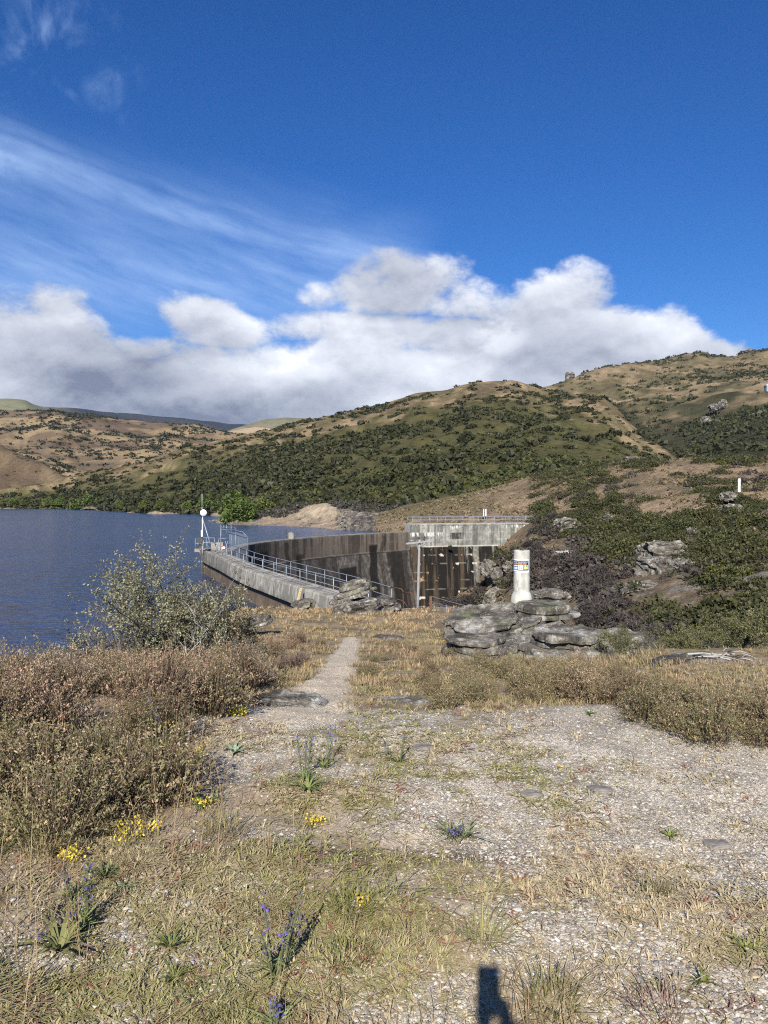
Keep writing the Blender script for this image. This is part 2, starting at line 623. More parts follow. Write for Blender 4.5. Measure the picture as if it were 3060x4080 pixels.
def ground_col(x, y):
    g = gravel_mask(x, y)
    n1 = fbm(x * 1.1, y * 1.1, 2.0, 4)
    n2 = fbm(x * 6, y * 6, 5.0, 3)
    far = ss(y, 6.5, 10)
    soil = lerp3((.22, .168, .112), (.35, .275, .19), ss(n1 + .5 * n2, -.5, .6))
    heath = lerp3((.17, .13, .08), (.30, .235, .14), ss(n1 + .6 * n2, -.5, .6))
    c = lerp3(soil, heath, far)
    grav = lerp3((.47, .415, .335), (.61, .55, .455), ss(n2, -.5, .5))
    c = lerp3(c, grav, g)
    p = path_mask(x, y)
    c = lerp3(c, np.array([.74, .63, .48]), p * .95)
    dirt = np.exp(-((x + .05) / .9) ** 2 - ((y - gp(1300, 3400)[1]) / .075) ** 2)
    c = lerp3(c, np.array([.105, .078, .058]), np.clip(dirt * 1.2, 0, .9))
    for (a_, b_, ra, rb) in ((2230, 3590, .26, .10), (2830, 4000, .2, .10), (2480, 3480, .10, .16), (1200, 3700, .2, .06)):
        q = gp(a_, b_)
        c = lerp3(c, np.array([.20, .155, .115]), np.clip(1.1 * np.exp(-((x - q[0]) / ra) ** 2 - ((y - q[1]) / rb) ** 2), 0, .85))
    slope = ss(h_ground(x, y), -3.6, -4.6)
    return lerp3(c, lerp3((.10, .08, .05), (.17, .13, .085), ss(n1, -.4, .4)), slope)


def ground_mat():
    m = bpy.data.materials.new('gravelly_soil')
    m.use_nodes = True
    N = Nodes(m.node_tree)
    tc = N.n('ShaderNodeTexCoord').outputs['Object']
    c = N.n('ShaderNodeAttribute', attribute_name='col').outputs['Color']
    g = N.n('ShaderNodeAttribute', attribute_name='gravel').outputs['Fac']
    vo = N.n('ShaderNodeTexVoronoi', feature='F1')
    N.put(vo.inputs['Vector'], tc)
    vo.inputs['Scale'].default_value = 140
    vo2 = N.n('ShaderNodeTexVoronoi', feature='F1')
    N.put(vo2.inputs['Vector'], tc)
    vo2.inputs['Scale'].default_value = 62
    sp = N.n('ShaderNodeSeparateXYZ')
    N.put(sp.inputs[0], vo.outputs['Color'])
    sp2 = N.n('ShaderNodeSeparateXYZ')
    N.put(sp2.inputs[0], vo2.outputs['Color'])
    k = N.add(N.mul(N.m('POWER', sp.outputs[0], 1.6), .75), .62)
    k = N.mul(k, N.sstep(vo.outputs['Distance'], .30, .75, 1.0, .55))
    k2 = N.add(N.mul(sp2.outputs[1], .5), .75)
    kk = N.mul(k, k2)
    sat = N.mix(.5, N.vec(1.0, 1.0, 1.0), N.vec(N.add(.9, N.mul(sp.outputs[1], .2)), 1.0, N.add(.85, N.mul(sp.outputs[2], .25))))
    stone = N.mix(1.0, N.mix(1.0, c, N.vec(kk, kk, kk), 'MULTIPLY'), sat, 'MULTIPLY')
    f = N.noise(tc, 45, 6, .7)
    k3 = N.m('MAXIMUM', N.m('MULTIPLY_ADD', N.sub(f, .5), 2.6, 1.0), .25)
    soil = N.mix(1.0, c, N.vec(k3, k3, k3), 'MULTIPLY')
    gm = N.sstep(N.add(g, N.mul(N.sub(N.noise(tc, 22, 4, .6), .5), .9)), .22, .55)
    base = N.mix(N.mul(N.add(gm, .12), .89), soil, stone)
    p = N.n('ShaderNodeBsdfPrincipled')
    N.put(p.inputs['Base Color'], base)
    p.inputs['Roughness'].default_value = .92
    p.inputs['Specular IOR Level'].default_value = .15
    b = N.n('ShaderNodeBump')
    b.inputs['Strength'].default_value = .55
    b.inputs['Distance'].default_value = .009
    N.put(b.inputs['Height'], N.add(N.mul(N.sub(1.0, vo.outputs['Distance']), gm), N.mul(f, .9)))
    N.put(p.inputs['Normal'], b.outputs[0])
    out = N.n('ShaderNodeOutputMaterial')
    N.put(out.inputs[0], p.outputs[0])
    return m


def build_ground():
    a_f = np.linspace(-42, 42, 520)
    a_b = np.linspace(42, 318, 90)[1:-1]
    A = np.radians(np.concatenate([a_f, a_b]))
    Rr = np.geomspace(.5, 150, 330)
    AA, RR = np.meshgrid(A, Rr)
    X, Y = np.sin(AA) * RR, np.cos(AA) * RR
    Z = h_ground(X, Y)
    n, m = Z.shape
    V = np.stack([X, Y, Z], -1).reshape(-1, 3)
    V = np.concatenate([V, [[0, 0, float(h_ground(0, 0))]]])
    idx = np.arange(n * m).reshape(n, m)
    nx = np.roll(idx, -1, 1)
    F = np.stack([idx[:-1], idx[1:], nx[1:], nx[:-1]], -1).reshape(-1, 4)
    T = np.stack([np.full(m, n * m), idx[0], nx[0]], -1)
    c = np.concatenate([ground_col(X, Y).reshape(-1, 3), [[.3, .28, .25]]])
    me = mesh('ground', V, [F, T], ground_mat(), c)
    at = me.attributes.new('gravel', 'FLOAT', 'POINT')
    at.data.foreach_set('value', np.concatenate([gravel_mask(X, Y).ravel(), [1.0]]).astype(np.float32))
    struct(link('ground', me))


build_ground()


# ------------------------------------------------------------------ hills: lofted from traced ridge to foot, each at its own distance
def catmull(K, t):
    """K (n, m, 3) rows, t in 0..n-1"""
    n = len(K)
    i = np.clip(np.floor(t).astype(int), 0, n - 2)
    f = (t - i)[:, None, None]
    p0, p1, p2, p3 = K[np.clip(i - 1, 0, n - 1)], K[i], K[i + 1], K[np.clip(i + 2, 0, n - 1)]
    return .5 * (2 * p1 + (p2 - p0) * f + (2 * p0 - 5 * p1 + 4 * p2 - p3) * f * f + (3 * p1 - p0 - 3 * p2 + p3) * f ** 3)


class Patch:
    def __init__(self, name, rows, sx0, sx1, nu, nv, amp, freq, colf, mat, seed=0., gully=0.0, ridge_rows=(), k=FAR_K):
        U = np.linspace(sx0, sx1, nu)
        rows = [[(a, b, c * k) for a, b, c in r] for r in rows]
        K = []
        for r in rows:
            r = np.array(r, float)
            K.append(px(U, np.interp(U, r[:, 0], r[:, 1]), np.interp(U, r[:, 0], r[:, 2])))
        K = np.array(K)
        t = np.linspace(0, len(rows) - 1, nv)
        P = catmull(K, t)
        fi = np.interp(t, np.arange(len(rows)), [1 if i not in ridge_rows else .25 for i in range(len(rows))])
        n = fbm(P[..., 0] * freq, P[..., 1] * freq, seed, 5)
        P[..., 2] += amp * n * fi[:, None]
        if gully:
            g = 1 - np.abs(fbm(P[..., 0] * freq * .8 + P[..., 1] * freq * .25, P[..., 1] * freq * .3, seed + 4, 4))
            P[..., 2] += gully * (.7 - g) * fi[:, None]
        self.P, self.U, self.t = P, U, t
        self.colf = colf
        gv, gu = np.gradient(P[..., 0]), np.gradient(P[..., 1])
        c = colf(P, U[None, :] * np.ones((nv, 1)), t[:, None] * np.ones((1, nu)))
        self.C = c
        idx = np.arange(nu * nv).reshape(nv, nu)
        F = np.stack([idx[:-1, :-1], idx[:-1, 1:], idx[1:, 1:], idx[1:, :-1]], -1).reshape(-1, 4)
        self.o = struct(link(name, mesh(name, P.reshape(-1, 3), F, mat, c.reshape(-1, 3))))

    def sample(self, n, dens=None, t0=0., t1=None, rng=NR):
        """random points: (pos, sx, t); dens(P, sx, t) -> keep probability"""
        P = self.P
        e1 = np.linalg.norm(P[1:, :-1] - P[:-1, :-1], axis=-1)
        e2 = np.linalg.norm(P[:-1, 1:] - P[:-1, :-1], axis=-1)
        w = e1 * e2
        tt = self.t[:-1]
        w = w * ((tt >= t0) & (tt <= (t1 if t1 is not None else 99)))[:, None]
        w = w.ravel() / w.sum()
        k = rng.choice(len(w), n, p=w)
        iv, iu = np.unravel_index(k, e1.shape)
        a, b = rng.rand(n)[:, None], rng.rand(n)[:, None]
        q = (P[iv, iu] * (1 - a) + P[iv, iu + 1] * a) * (1 - b) + (P[iv + 1, iu] * (1 - a) + P[iv + 1, iu + 1] * a) * b
        sx = self.U[iu]
        t = self.t[iv]
        if dens is not None:
            keep = rng.rand(n) < dens(q, sx, t)
            return q[keep], sx[keep], t[keep]
        return q, sx, t


TAN, OLIVE, BROWN, DRYG = (.22, .165, .098), (.072, .067, .029), (.120, .082, .056), (.118, .097, .052)


def scrub_mid(P, sx, t):
    """scrub density 0..1 on the middle hill"""
    n = fbm(P[..., 0] * .012, P[..., 1] * .012, 3.1, 4) * .8 + fbm(P[..., 0] * .045, P[..., 1] * .045, 8.1, 3) * .45
    hgt = ss(t, .2, 3.1)
    left = 1 - ss(sx, 500, 1500)
    base = .80 - .95 * hgt + .35 * left * (1 - hgt * .6)
    band = np.exp(-((sx - 2000) / 350) ** 2 - ((t - 2.0) / .45) ** 2) * .35
    clear = np.exp(-((sx - 2250) / 260) ** 2 - ((t - 1.2) / .8) ** 2) * .45
    spur = ss(sx, 2280, 2420) * .5
    return np.clip(base + band - clear - spur + n * .75, 0, 1)


def col_mid(P, sx, t):
    n = fbm(P[..., 0] * .02, P[..., 1] * .02, 1.7, 5)
    n2 = fbm(P[..., 0] * .09, P[..., 1] * .035, 5.7, 4)
    hgt = ss(t, .9, 2.9)
    f = ss(hgt * 1.25 - .52 + n * .35 + n2 * .22 + .25 * ss(sx, 2250, 2450) - .25 * (1 - ss(sx, 300, 1300)), -.1, .35)
    c = lerp3(OLIVE, lerp3(DRYG, TAN, ss(n2, -.4, .5)), f)
    c = c * (1 + .28 * fbm(P[..., 0] * .16, P[..., 1] * .09, 77., 4))[..., None]
    c = lerp3(c, BROWN, ss(fbm(P[..., 0] * .03, P[..., 1] * .03, 9.9, 4), .15, .6) * .55 * ss(hgt, .2, .8))
    # tan foot near the shore
    c = lerp3(c, (.25, .20, .14), (1 - ss(t, .03, .07)) * .9)
    return c


mid_ridge = [(-500, 1999, 520), (0, 1958, 560), (152, 1937, 575), (265, 1904, 600), (424, 1884, 620), (563, 1851, 630), (630, 1825, 632), (749, 1785, 640), (915, 1752, 660),
             (1072, 1720, 680), (1276, 1673, 700), (1417, 1646, 715), (1527, 1622, 720), (1652, 1578, 720), (1762, 1564, 712), (1850, 1541, 706), (1919, 1529, 700), (1980, 1526, 700), (2035, 1524, 700), (2083, 1536, 700),
             (2122, 1550, 700), (2185, 1566, 690), (2287, 1581, 650), (2409, 1600, 590), (2460, 1637, 555), (2511, 1701, 520), (2575, 1759, 480), (2639, 1810, 440), (2677, 1832, 415), (2800, 1900, 380), (3300, 1990, 340)]
mid_foot = [(-500, 2024, 545), (0, 2027, 520), (241, 2029, 500), (386, 2034, 445), (482, 2041, 395), (603, 2048, 350), (800, 2051, 330), (900, 2056, 300), (1100, 2060, 260), (1300, 2050, 235), (1500, 2040, 215), (1700, 2030, 200), (1900, 1985, 210), (2200, 1945, 230), (2700, 1905, 260), (3300, 1985, 300)]


def between(a, b, f, lift=0.):
    """row between two rows, by distance and height"""
    xs = sorted(set([p[0] for p in a] + [p[0] for p in b]))
    a, b = np.array(a, float), np.array(b, float)
    out = []
    for x in xs:
        Da, Db = np.interp(x, a[:, 0], a[:, 2]), np.interp(x, b[:, 0], b[:, 2])
        za = (1985 - np.interp(x, a[:, 0], a[:, 1])) * Da
        zb = (1985 - np.interp(x, b[:, 0], b[:, 1])) * Db
        D = Da + (Db - Da) * f
        z = za + (zb - za) * (f + lift)
        out.append((x, 1985 - z / D, D))
    return out


def back(r, dD, drop):
    return [(x, 1985 - ((1985 - y) * D - drop * FPX) / (D + dD), D + dD) for x, y, D in r]


mid_base = [(x, y + 900 / D * 3, D - 8) for x, y, D in mid_foot]
_cm = col_mid


def col_mid(P, sx, t):
    return lerp3(_cm(P, sx, t), (.040, .045, .019), scrub_mid(P, sx, t) * .42 * ss(t, .06, .2))


mid_hill = Patch('mid_hill', [mid_base, mid_foot, between(mid_foot, mid_ridge, .33, -.02), between(mid_foot, mid_ridge, .68, .0), mid_ridge, back(mid_ridge, 90, 35)],
                 -500, 3300, 560, 240, 3.2, .035, lambda P, sx, t: col_mid(P, sx, t - 1), M_HILL, 2.2, 3.0, (1, 4))

# --- upper right hill
rh_ridge = [(1900, 1640, 1150), (2100, 1580, 1200), (2160, 1558, 1220), (2268, 1522, 1260), (2332, 1490, 1280), (2447, 1465, 1330), (2575, 1447, 1360), (2639, 1446, 1380), (2671, 1434, 1390), (2740, 1418, 1400),
            (2786, 1414, 1400), (2830, 1425, 1400), (2920, 1429, 1390), (2984, 1408, 1380), (3060, 1402, 1380), (3300, 1380, 1380), (3700, 1370, 1380)]
rh_1 = [(1900, 1720, 1000), (2160, 1600, 1050), (2400, 1575, 1060), (2600, 1540, 1060), (2800, 1520, 1060), (3060, 1480, 1050), (3300, 1470, 1050), (3700, 1440, 1050)]
rh_2 = [(1900, 1780, 880), (2160, 1660, 900), (2400, 1605, 940), (2460, 1620, 930), (2600, 1590, 900), (2750, 1575, 880), (2900, 1560, 850), (3060, 1530, 820), (3300, 1500, 800), (3700, 1470, 800)]
rh_3 = [(1900, 1860, 700), (2300, 1720, 760), (2460, 1690, 790), (2600, 1690, 760), (2750, 1680, 720), (2900, 1660, 670), (3060, 1630, 620), (3300, 1600, 580), (3700, 1560, 560)]
rh_4 = [(1900, 1960, 480), (2300, 1880, 560), (2600, 1800, 600), (2750, 1780, 560), (2900, 1760, 500), (3060, 1740, 460), (3300, 1720, 430), (3700, 1700, 420)]
rh_5 = [(1900, 2040, 380), (2600, 1920, 400), (3060, 1880, 330), (3700, 1860, 320)]


def scrub_right(P, sx, t):
    n = fbm(P[..., 0] * .008, P[..., 1] * .008, 13.1, 4) * .9 + fbm(P[..., 0] * .035, P[..., 1] * .035, 6.1, 3) * .35
    return np.clip(.16 + .34 * ss(3.0 - t, -.2, 1.2) + n * .75 + .18 * ss(2.4 - t, -.3, .6) - .15 * ss(t, 3.8, 5), 0, 1)


def col_right(P, sx, t):
    n = fbm(P[..., 0] * .012, P[..., 1] * .012, 21.7, 5)
    n2 = fbm(P[..., 0] * .05, P[..., 1] * .02, 15.7, 4)
    f = ss(t + n * .9 + n2 * .5, 2.5, 3.5)
    c = lerp3((.046, .045, .024), lerp3(DRYG, TAN, ss(n2 + .3 * n, -.3, .5)), f)  # olive low slopes, also darkened in colour as shade on the valley side
    c = c * (1 + .3 * fbm(P[..., 0] * .09, P[..., 1] * .05, 79., 4))[..., None]
    return lerp3(c, BROWN, ss(n2, .2, .7) * .4 * (1 - f))


_cr = col_right


def col_right(P, sx, t):
    return lerp3(_cr(P, sx, t), (.034, .037, .018), scrub_right(P, sx, t) * .5)


right_hill = Patch('right_hill', [rh_5, rh_4, rh_3, rh_2, rh_1, rh_ridge, back(rh_ridge, 200, 90)], 1900, 3700, 380, 240, 6.0, .013, col_right, M_HILL, 5.2, 9.0, (0, 1, 5))

# --- tan hill on the left and the brown spur before it
lh_ridge = [(-700, 1640, 1300), (0, 1651, 1320), (120, 1648, 1320), (219, 1647, 1320), (265, 1656, 1330), (371, 1656, 1340), (464, 1674, 1350), (597, 1689, 1350), (696, 1699, 1340), (789, 1695, 1320), (829, 1712, 1310), (915, 1731, 1300), (1100, 1765, 1300)]
lh_m = [(-700, 1760, 1000), (0, 1735, 1020), (200, 1725, 1030), (330, 1745, 1000), (464, 1765, 980), (560, 1775, 1000), (700, 1765, 1050), (789, 1765, 1060), (915, 1790, 1000), (1100, 1830, 950)]
lh_f = [(-700, 1900, 720), (0, 1860, 740), (250, 1890, 700), (424, 1895, 700), (563, 1870, 720), (750, 1850, 740), (915, 1850, 740), (1100, 1880, 740)]


def col_left(P, sx, t):
    n = fbm(P[..., 0] * .010, P[..., 1] * .010, 31.7, 5)
    n2 = fbm(P[..., 0] * .04, P[..., 1] * .018, 25.7, 4)
    c = lerp3((.24, .18, .105), (.135, .097, .062), ss(n + n2 * .4, -.25, .4))
    return lerp3(c, (.09, .065, .05), ss(fbm(P[..., 0] * .0085, P[..., 1] * .014, 44., 4), .05, .5) * .75)


def scrub_left(P, sx, t):
    n = fbm(P[..., 0] * .009, P[..., 1] * .009, 33.1, 4) + fbm(P[..., 0] * .03, P[..., 1] * .03, 36.1, 3) * .4
    return np.clip(.15 + n * .9 + .4 * np.exp(-((sx - 60) / 120) ** 2 - ((t - 1.2) / .4) ** 2), 0, .9)


left_hill = Patch('left_hill', [back(lh_f, -60, 12), lh_f, lh_m, lh_ridge, back(lh_ridge, 250, 80)], -700, 1100, 360, 200, 9.0, .011, col_left, M_HILL, 7.7, 14.0, (0, 3))
ls_ridge = [(-700, 1640, 700), (-300, 1715, 690), (0, 1778, 680), (86, 1818, 670), (172, 1851, 660), (252, 1904, 650), (330, 1945, 640), (500, 1990, 640)]
ls_foot = [(-700, 2022, 560), (0, 2005, 575), (150, 2000, 590), (330, 1995, 600), (500, 2010, 600)]


def col_spur(P, sx, t):
    n2 = fbm(P[..., 0] * .06, P[..., 1] * .03, 25.7, 4)
    return lerp3((.095, .070, .046), (.135, .10, .063), ss(n2, -.3, .5))


left_spur = Patch('left_spur', [ls_foot, between(ls_foot, ls_ridge, .5, -.03), ls_ridge, back(ls_ridge, 120, 40)], -700, 500, 160, 90, 4.0, .02, col_spur, M_HILL, 3.3, 5.0, (2,))

# --- far ranges
M_FAR = mat_col('far_range', .95, .02, .3, spec=.0)
fh1 = [(-1200, 1600, 3600), (0, 1601, 3600), (60, 1600, 3600), (106, 1603, 3600), (128, 1616, 3600), (172, 1627, 3650), (298, 1636, 3800), (398, 1649, 4000), (517, 1656, 4200), (597, 1662, 4300), (729, 1676, 4500), (862, 1689, 4700), (981, 1701, 4900), (1200, 1720, 5000), (1700, 1740, 5000)]
fh1f = [(-1200, 1800, 2300), (1700, 1800, 2500)]


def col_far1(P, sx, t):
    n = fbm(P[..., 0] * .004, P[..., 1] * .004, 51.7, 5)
    c = lerp3((.030, .034, .045), (.042, .045, .05), ss(n, -.3, .4))  # dark navy: cloud shadow over the range put into the colour
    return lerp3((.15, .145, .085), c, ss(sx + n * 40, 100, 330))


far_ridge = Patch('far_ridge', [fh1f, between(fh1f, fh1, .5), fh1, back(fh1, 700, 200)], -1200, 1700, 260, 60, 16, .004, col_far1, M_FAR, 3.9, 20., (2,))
fh2 = [(760, 1760, 3000), (880, 1735, 3000), (981, 1702, 3050), (1041, 1682, 3100), (1088, 1677, 3100), (1143, 1671, 3100), (1213, 1673, 3150), (1268, 1676, 3150), (1400, 1700, 3200), (1900, 1760, 3200)]
fh2f = [(760, 1800, 2400), (1900, 1850, 2300)]
far_hill = Patch('far_hill', [fh2f, between(fh2f, fh2, .5), fh2, back(fh2, 500, 150)], 760, 1900, 160, 50, 12, .005,
                 lambda P, sx, t: lerp3((.15, .14, .09), (.20, .18, .12), ss(fbm(P[..., 0] * .006, P[..., 1] * .006, 1., 4), -.3, .4)), M_FAR, 6.9, 14., (2,))
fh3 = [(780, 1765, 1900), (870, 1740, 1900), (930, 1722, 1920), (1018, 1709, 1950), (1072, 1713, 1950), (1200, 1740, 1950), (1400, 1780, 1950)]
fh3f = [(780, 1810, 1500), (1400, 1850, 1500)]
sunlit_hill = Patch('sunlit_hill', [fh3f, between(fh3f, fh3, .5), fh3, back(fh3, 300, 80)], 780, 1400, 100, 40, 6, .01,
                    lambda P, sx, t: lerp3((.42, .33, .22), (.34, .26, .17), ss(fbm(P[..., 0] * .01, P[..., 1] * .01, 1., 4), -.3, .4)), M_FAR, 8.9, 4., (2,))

# ------------------------------------------------------------------ gorge side opposite, with the grassy terrace on top
gs = [
    [(1500, 1990, 420), (1700, 1990, 330), (2300, 1930, 240), (2700, 1890, 215), (3060, 1880, 205), (3900, 1860, 200)],
    [(1500, 2045, 215), (1700, 2005, 205), (1900, 1960, 200), (2100, 1905, 192), (2300, 1872, 182), (2450, 1846, 172), (2700, 1834, 162), (3060, 1830, 156), (3900, 1820, 150)],
    [(1500, 2075, 185), (1700, 2050, 172), (1900, 2020, 166), (2100, 1965, 160), (2300, 1935, 150), (2700, 1895, 138), (3060, 1892, 130), (3900, 1880, 122)],
    [(1500, 2102, 160), (1650, 2094, 148), (1900, 2085, 143), (2115, 2066, 137), (2300, 2020, 128), (2500, 2005, 120), (2700, 1990, 114), (3060, 1962, 106), (3900, 1940, 98)],
    [(1500, 2180, 136), (1650, 2450, 124), (1900, 2390, 123), (1960, 2300, 122.5), (2050, 2185, 122), (2115, 2118, 120), (2300, 2090, 116), (2500, 2085, 109), (2700, 2070, 102), (3060, 2050, 95), (3900, 2030, 86)],
    [(1500, 2700, 108), (1650, 2580, 106), (1900, 2500, 105), (1960, 2430, 104), (2050, 2310, 104), (2115, 2250, 103), (2300, 2200, 100), (2500, 2175, 95), (2700, 2155, 88), (3060, 2120, 81), (3900, 2100, 72)],
    [(1500, 2800, 88), (1900, 2680, 86), (2050, 2540, 86), (2115, 2430, 85), (2300, 2350, 83), (2500, 2305, 79), (2700, 2290, 74), (3060, 2250, 67), (3900, 2240, 60)],
    [(1500, 2900, 70), (1900, 2800, 68), (2115, 2620, 67), (2300, 2520, 66), (2500, 2460, 63), (2700, 2450, 59), (3060, 2420, 54), (3900, 2420, 48)],
    [(1500, 3100, 56), (2115, 2900, 52), (2700, 2700, 48), (3060, 2660, 44), (3900, 2640, 40)],
    [(1500, 3500, 46), (2115, 3300, 42), (2700, 3100, 38), (3060, 3000, 35), (3900, 3000, 32)],
]


def col_gs(P, sx, t):
    n = fbm(P[..., 0] * .09, P[..., 1] * .09, 61.7, 5)
    n2 = fbm(P[..., 0] * .5, P[..., 1] * .22, 65.7, 4)
    c = lerp3((.235, .175, .115), (.165, .120, .084), ss(n + .4 * n2, -.3, .45))
    c = lerp3(c, (.125, .112, .06), ss(n2 + .3 * n, .05, .6) * .55)
    # rough olive ground at the left, below the middle hill
    c = lerp3(c, lerp3((.085, .082, .038), (.15, .122, .068), ss(n, -.3, .3)), ss(1950 - sx, -100, 300) * ss(2.4 - t, -.6, .6) * .8)
    # rocky, scrubby slope
    low = ss(t, 3.5, 4.3)
    c = lerp3(c, lerp3((.095, .075, .054), (.165, .13, .09), ss(n2, -.5, .5)), low * .8)
    return lerp3(c, (.22, .21, .185), low * ss(fbm(P[..., 0] * .35, P[..., 1] * .35, 71.7, 4), .35, .6) * .6)


gorge = Patch('gorge_slope', gs, 1500, 3900, 420, 300, .55, .16, col_gs, M_SLOPE, 12.2, .5, (1,), k=1.0)

# ------------------------------------------------------------------ the near shore point with its beach and sandy cut
sp_rows = [
    [(790, 2104, 214), (840, 2096, 214), (927, 2106, 194), (1053, 2108, 191), (1222, 2116, 180), (1344, 2128, 164), (1500, 2136, 155), (1720, 2150, 148)],
    [(790, 2079, 231), (836, 2078, 230), (927, 2093, 199), (1053, 2096, 195), (1222, 2102, 185), (1344, 2113, 169), (1500, 2119, 161), (1720, 2120, 152)],
    [(790, 2078, 236), (836, 2076, 235), (870, 2072, 228), (927, 2075, 214), (1053, 2070, 212), (1180, 2068, 206), (1344, 2074, 184), (1380, 2080, 172), (1500, 2076, 167), (1720, 2072, 160)],
    [(790, 2079, 242), (836, 2078, 241), (870, 2071, 234), (927, 2069, 220), (1053, 2062, 219), (1180, 2046, 213), (1230, 2020, 211), (1300, 2012, 204), (1350, 2030, 192), (1500, 2050, 178), (1720, 2052, 168)],
    [(790, 2080, 250), (870, 2072, 246), (927, 2062, 238), (1053, 2045, 240), (1180, 2020, 238), (1300, 2008, 228), (1500, 2035, 205), (1720, 2030, 185)],
    [(790, 2085, 262), (870, 2066, 285), (1053, 2040, 275), (1300, 2005, 262), (1500, 2015, 230), (1720, 2010, 215)],
]


def col_sp(P, sx, t):
    n = fbm(P[..., 0] * .25, P[..., 1] * .25, 81.7, 5)
    n2 = fbm(P[..., 0] * .9, P[..., 1] * .5, 85.7, 4)
    beach = lerp3((.30, .235, .165), (.22, .175, .13), ss(n + n2 * .6, -.4, .5))
    rip = lerp3((.055, .05, .045), (.15, .135, .115), ss(n2, -.5, .6))
    c = lerp3(beach, rip, np.maximum(ss(sx + 30 * n, 1335, 1375), ss(1010 - sx, -60, 110) * .85))
    sand = np.exp(-((sx - 1265) / 95) ** 2) * ss(t, 2.1, 2.5) * (1 - ss(t, 3.3, 3.9))
    c = lerp3(c, lerp3((.36, .295, .21), (.25, .20, .14), ss(n2, -.3, .6)), np.clip(sand * 1.5, 0, 1))
    c = lerp3(c, lerp3((.12, .115, .05), (.21, .165, .095), ss(n, -.3, .4)), ss(t, 2.9, 3.8) * (1 - np.clip(sand * 1.3, 0, 1)))
    return lerp3((.05, .045, .04), c, ss(t, 1.0, 1.12))


shore = Patch('shore_point', sp_rows, 790, 1720, 260, 110, .5, .22, col_sp, M_SLOPE, 15.5, .4, (1,))


# ------------------------------------------------------------------ lake
def water_mat():
    m = bpy.data.materials.new('lake_water')
    m.use_nodes = True
    N = Nodes(m.node_tree)
    tc = N.n('ShaderNodeTexCoord').outputs['Object']
    mp = N.n('ShaderNodeMapping')
    N.put(mp.inputs[0], tc)
    mp.inputs['Rotation'].default_value = (0, 0, rad(14))
    mp.inputs['Scale'].default_value = (.55, 1.5, 1)
    w1 = N.noise(mp.outputs[0], 1.5, 3, .55, .3)
    w2 = N.noise(mp.outputs[0], .35, 3, .5, .2)
    big = N.noise(tc, .03, 3, .5)
    h = N.add(N.mul(w1, .55), N.mul(w2, 1.2))
    b = N.n('ShaderNodeBump')
    b.inputs['Strength'].default_value = 1.0
    N.put(b.inputs['Distance'], N.m('MULTIPLY_ADD', big, .32, .24))
    N.put(b.inputs['Height'], h)
    p = N.n('ShaderNodeBsdfPrincipled')
    p.inputs['Base Color'].default_value = (.022, .045, .105, 1)
    p.inputs['Roughness'].default_value = .16
    p.inputs['IOR'].default_value = 1.333
    N.put(p.inputs['Normal'], b.outputs[0])
    out = N.n('ShaderNodeOutputMaterial')
    N.put(out.inputs[0], p.outputs[0])
    return m


# dam crest line (downstream edge) in plan
ARCH = np.array([(-15.4, 75.5), (-16.0, 81.7), (-15.9, 89.5), (-14.6, 96.5), (-12.2, 102.8), (-9.0, 109.3), (-4.9, 115.4), (0, 121.3), (5.2, 126.3)])
WING = np.array([(.7, 33.6), (-.8, 37.6), (-2.95, 43.0), (-4.75, 46.7), (-8.0, 53.7), (-11.1, 60.5), (-14.9, 70.5), (-17.9, 78.0), (-19.2, 81.5)])   # lake-side edge of the walkway


def resample(P, n):
    P = np.asarray(P, float)
    K = P[:, None, :]
    K3 = np.concatenate([K, np.zeros_like(K[..., :1])], -1)
    t = np.linspace(0, len(P) - 1, n * 6)
    Q = catmull(K3, t)[:, 0, :2]
    s = np.concatenate([[0], np.cumsum(np.linalg.norm(np.diff(Q, axis=0), axis=1))])
    u = np.linspace(0, s[-1], n)
    return np.stack([np.interp(u, s, Q[:, i]) for i in (0, 1)], -1), u


def build_water():
    wl, _ = resample(WING, 20)
    al, _ = resample(ARCH, 30)
    ta = np.gradient(al, axis=0)
    ta /= np.linalg.norm(ta, axis=1)[:, None]
    al = al + np.stack([-ta[:, 1], ta[:, 0]], -1) * .8
    pts = [(-2200, -300), (-3.5, -300), (-4.2, 0), (-4.6, 28)] + [(x + .8, y + .3) for x, y in wl[4:]] + [tuple(p) for p in al[8:]] + [(6, 127.5), (24, 132), (40, 150), (60, 175), (110, 400), (110, 900), (-2200, 900)]
    pts = [(x, y, WATER_Z) for x, y in pts]
    me = bpy.data.meshes.new('lake')
    bm = bmesh.new()
    vs = [bm.verts.new(p) for p in pts]
    f = bm.faces.new(vs)
    bmesh.ops.triangulate(bm, faces=[f])
    bm.normal_update()
    for f in bm.faces:
        if f.normal.z < 0:
            f.normal_flip()
    bm.to_mesh(me)
    bm.free()
    me.materials.append(water_mat())
    struct(link('lake_water', me))


build_water()


# ------------------------------------------------------------------ the dam
def tangent_right(Q):
    t = np.gradient(Q, axis=0)
    t /= np.linalg.norm(t, axis=1)[:, None]
    return t, np.stack([t[:, 1], -t[:, 0]], -1)


def proj_sx(P):
    y, dz = P[..., 1], P[..., 2] - EYE
    depth = y * _cp - dz * _sp
    return 1530 + FPX * P[..., 0] / depth


def sweep(Q, prof):
    """Q (n,2) plan line, prof list of (offset to the right, z) -> V (m, n, 3)"""
    t, r = tangent_right(Q)
    prof = np.array(prof)
    return np.stack([Q[None, :, 0] + prof[:, :1] * r[None, :, 0], Q[None, :, 1] + prof[:, :1] * r[None, :, 1],
                     np.repeat(prof[:, 1:], len(Q), 1)], -1)


def grid_faces(m, n, o=0, flip=False):
    i = np.arange(m * n).reshape(m, n) + o
    F = np.stack([i[:-1, :-1], i[:-1, 1:], i[1:, 1:], i[1:, :-1]], -1).reshape(-1, 4)
    return F[:, ::-1] if flip else F


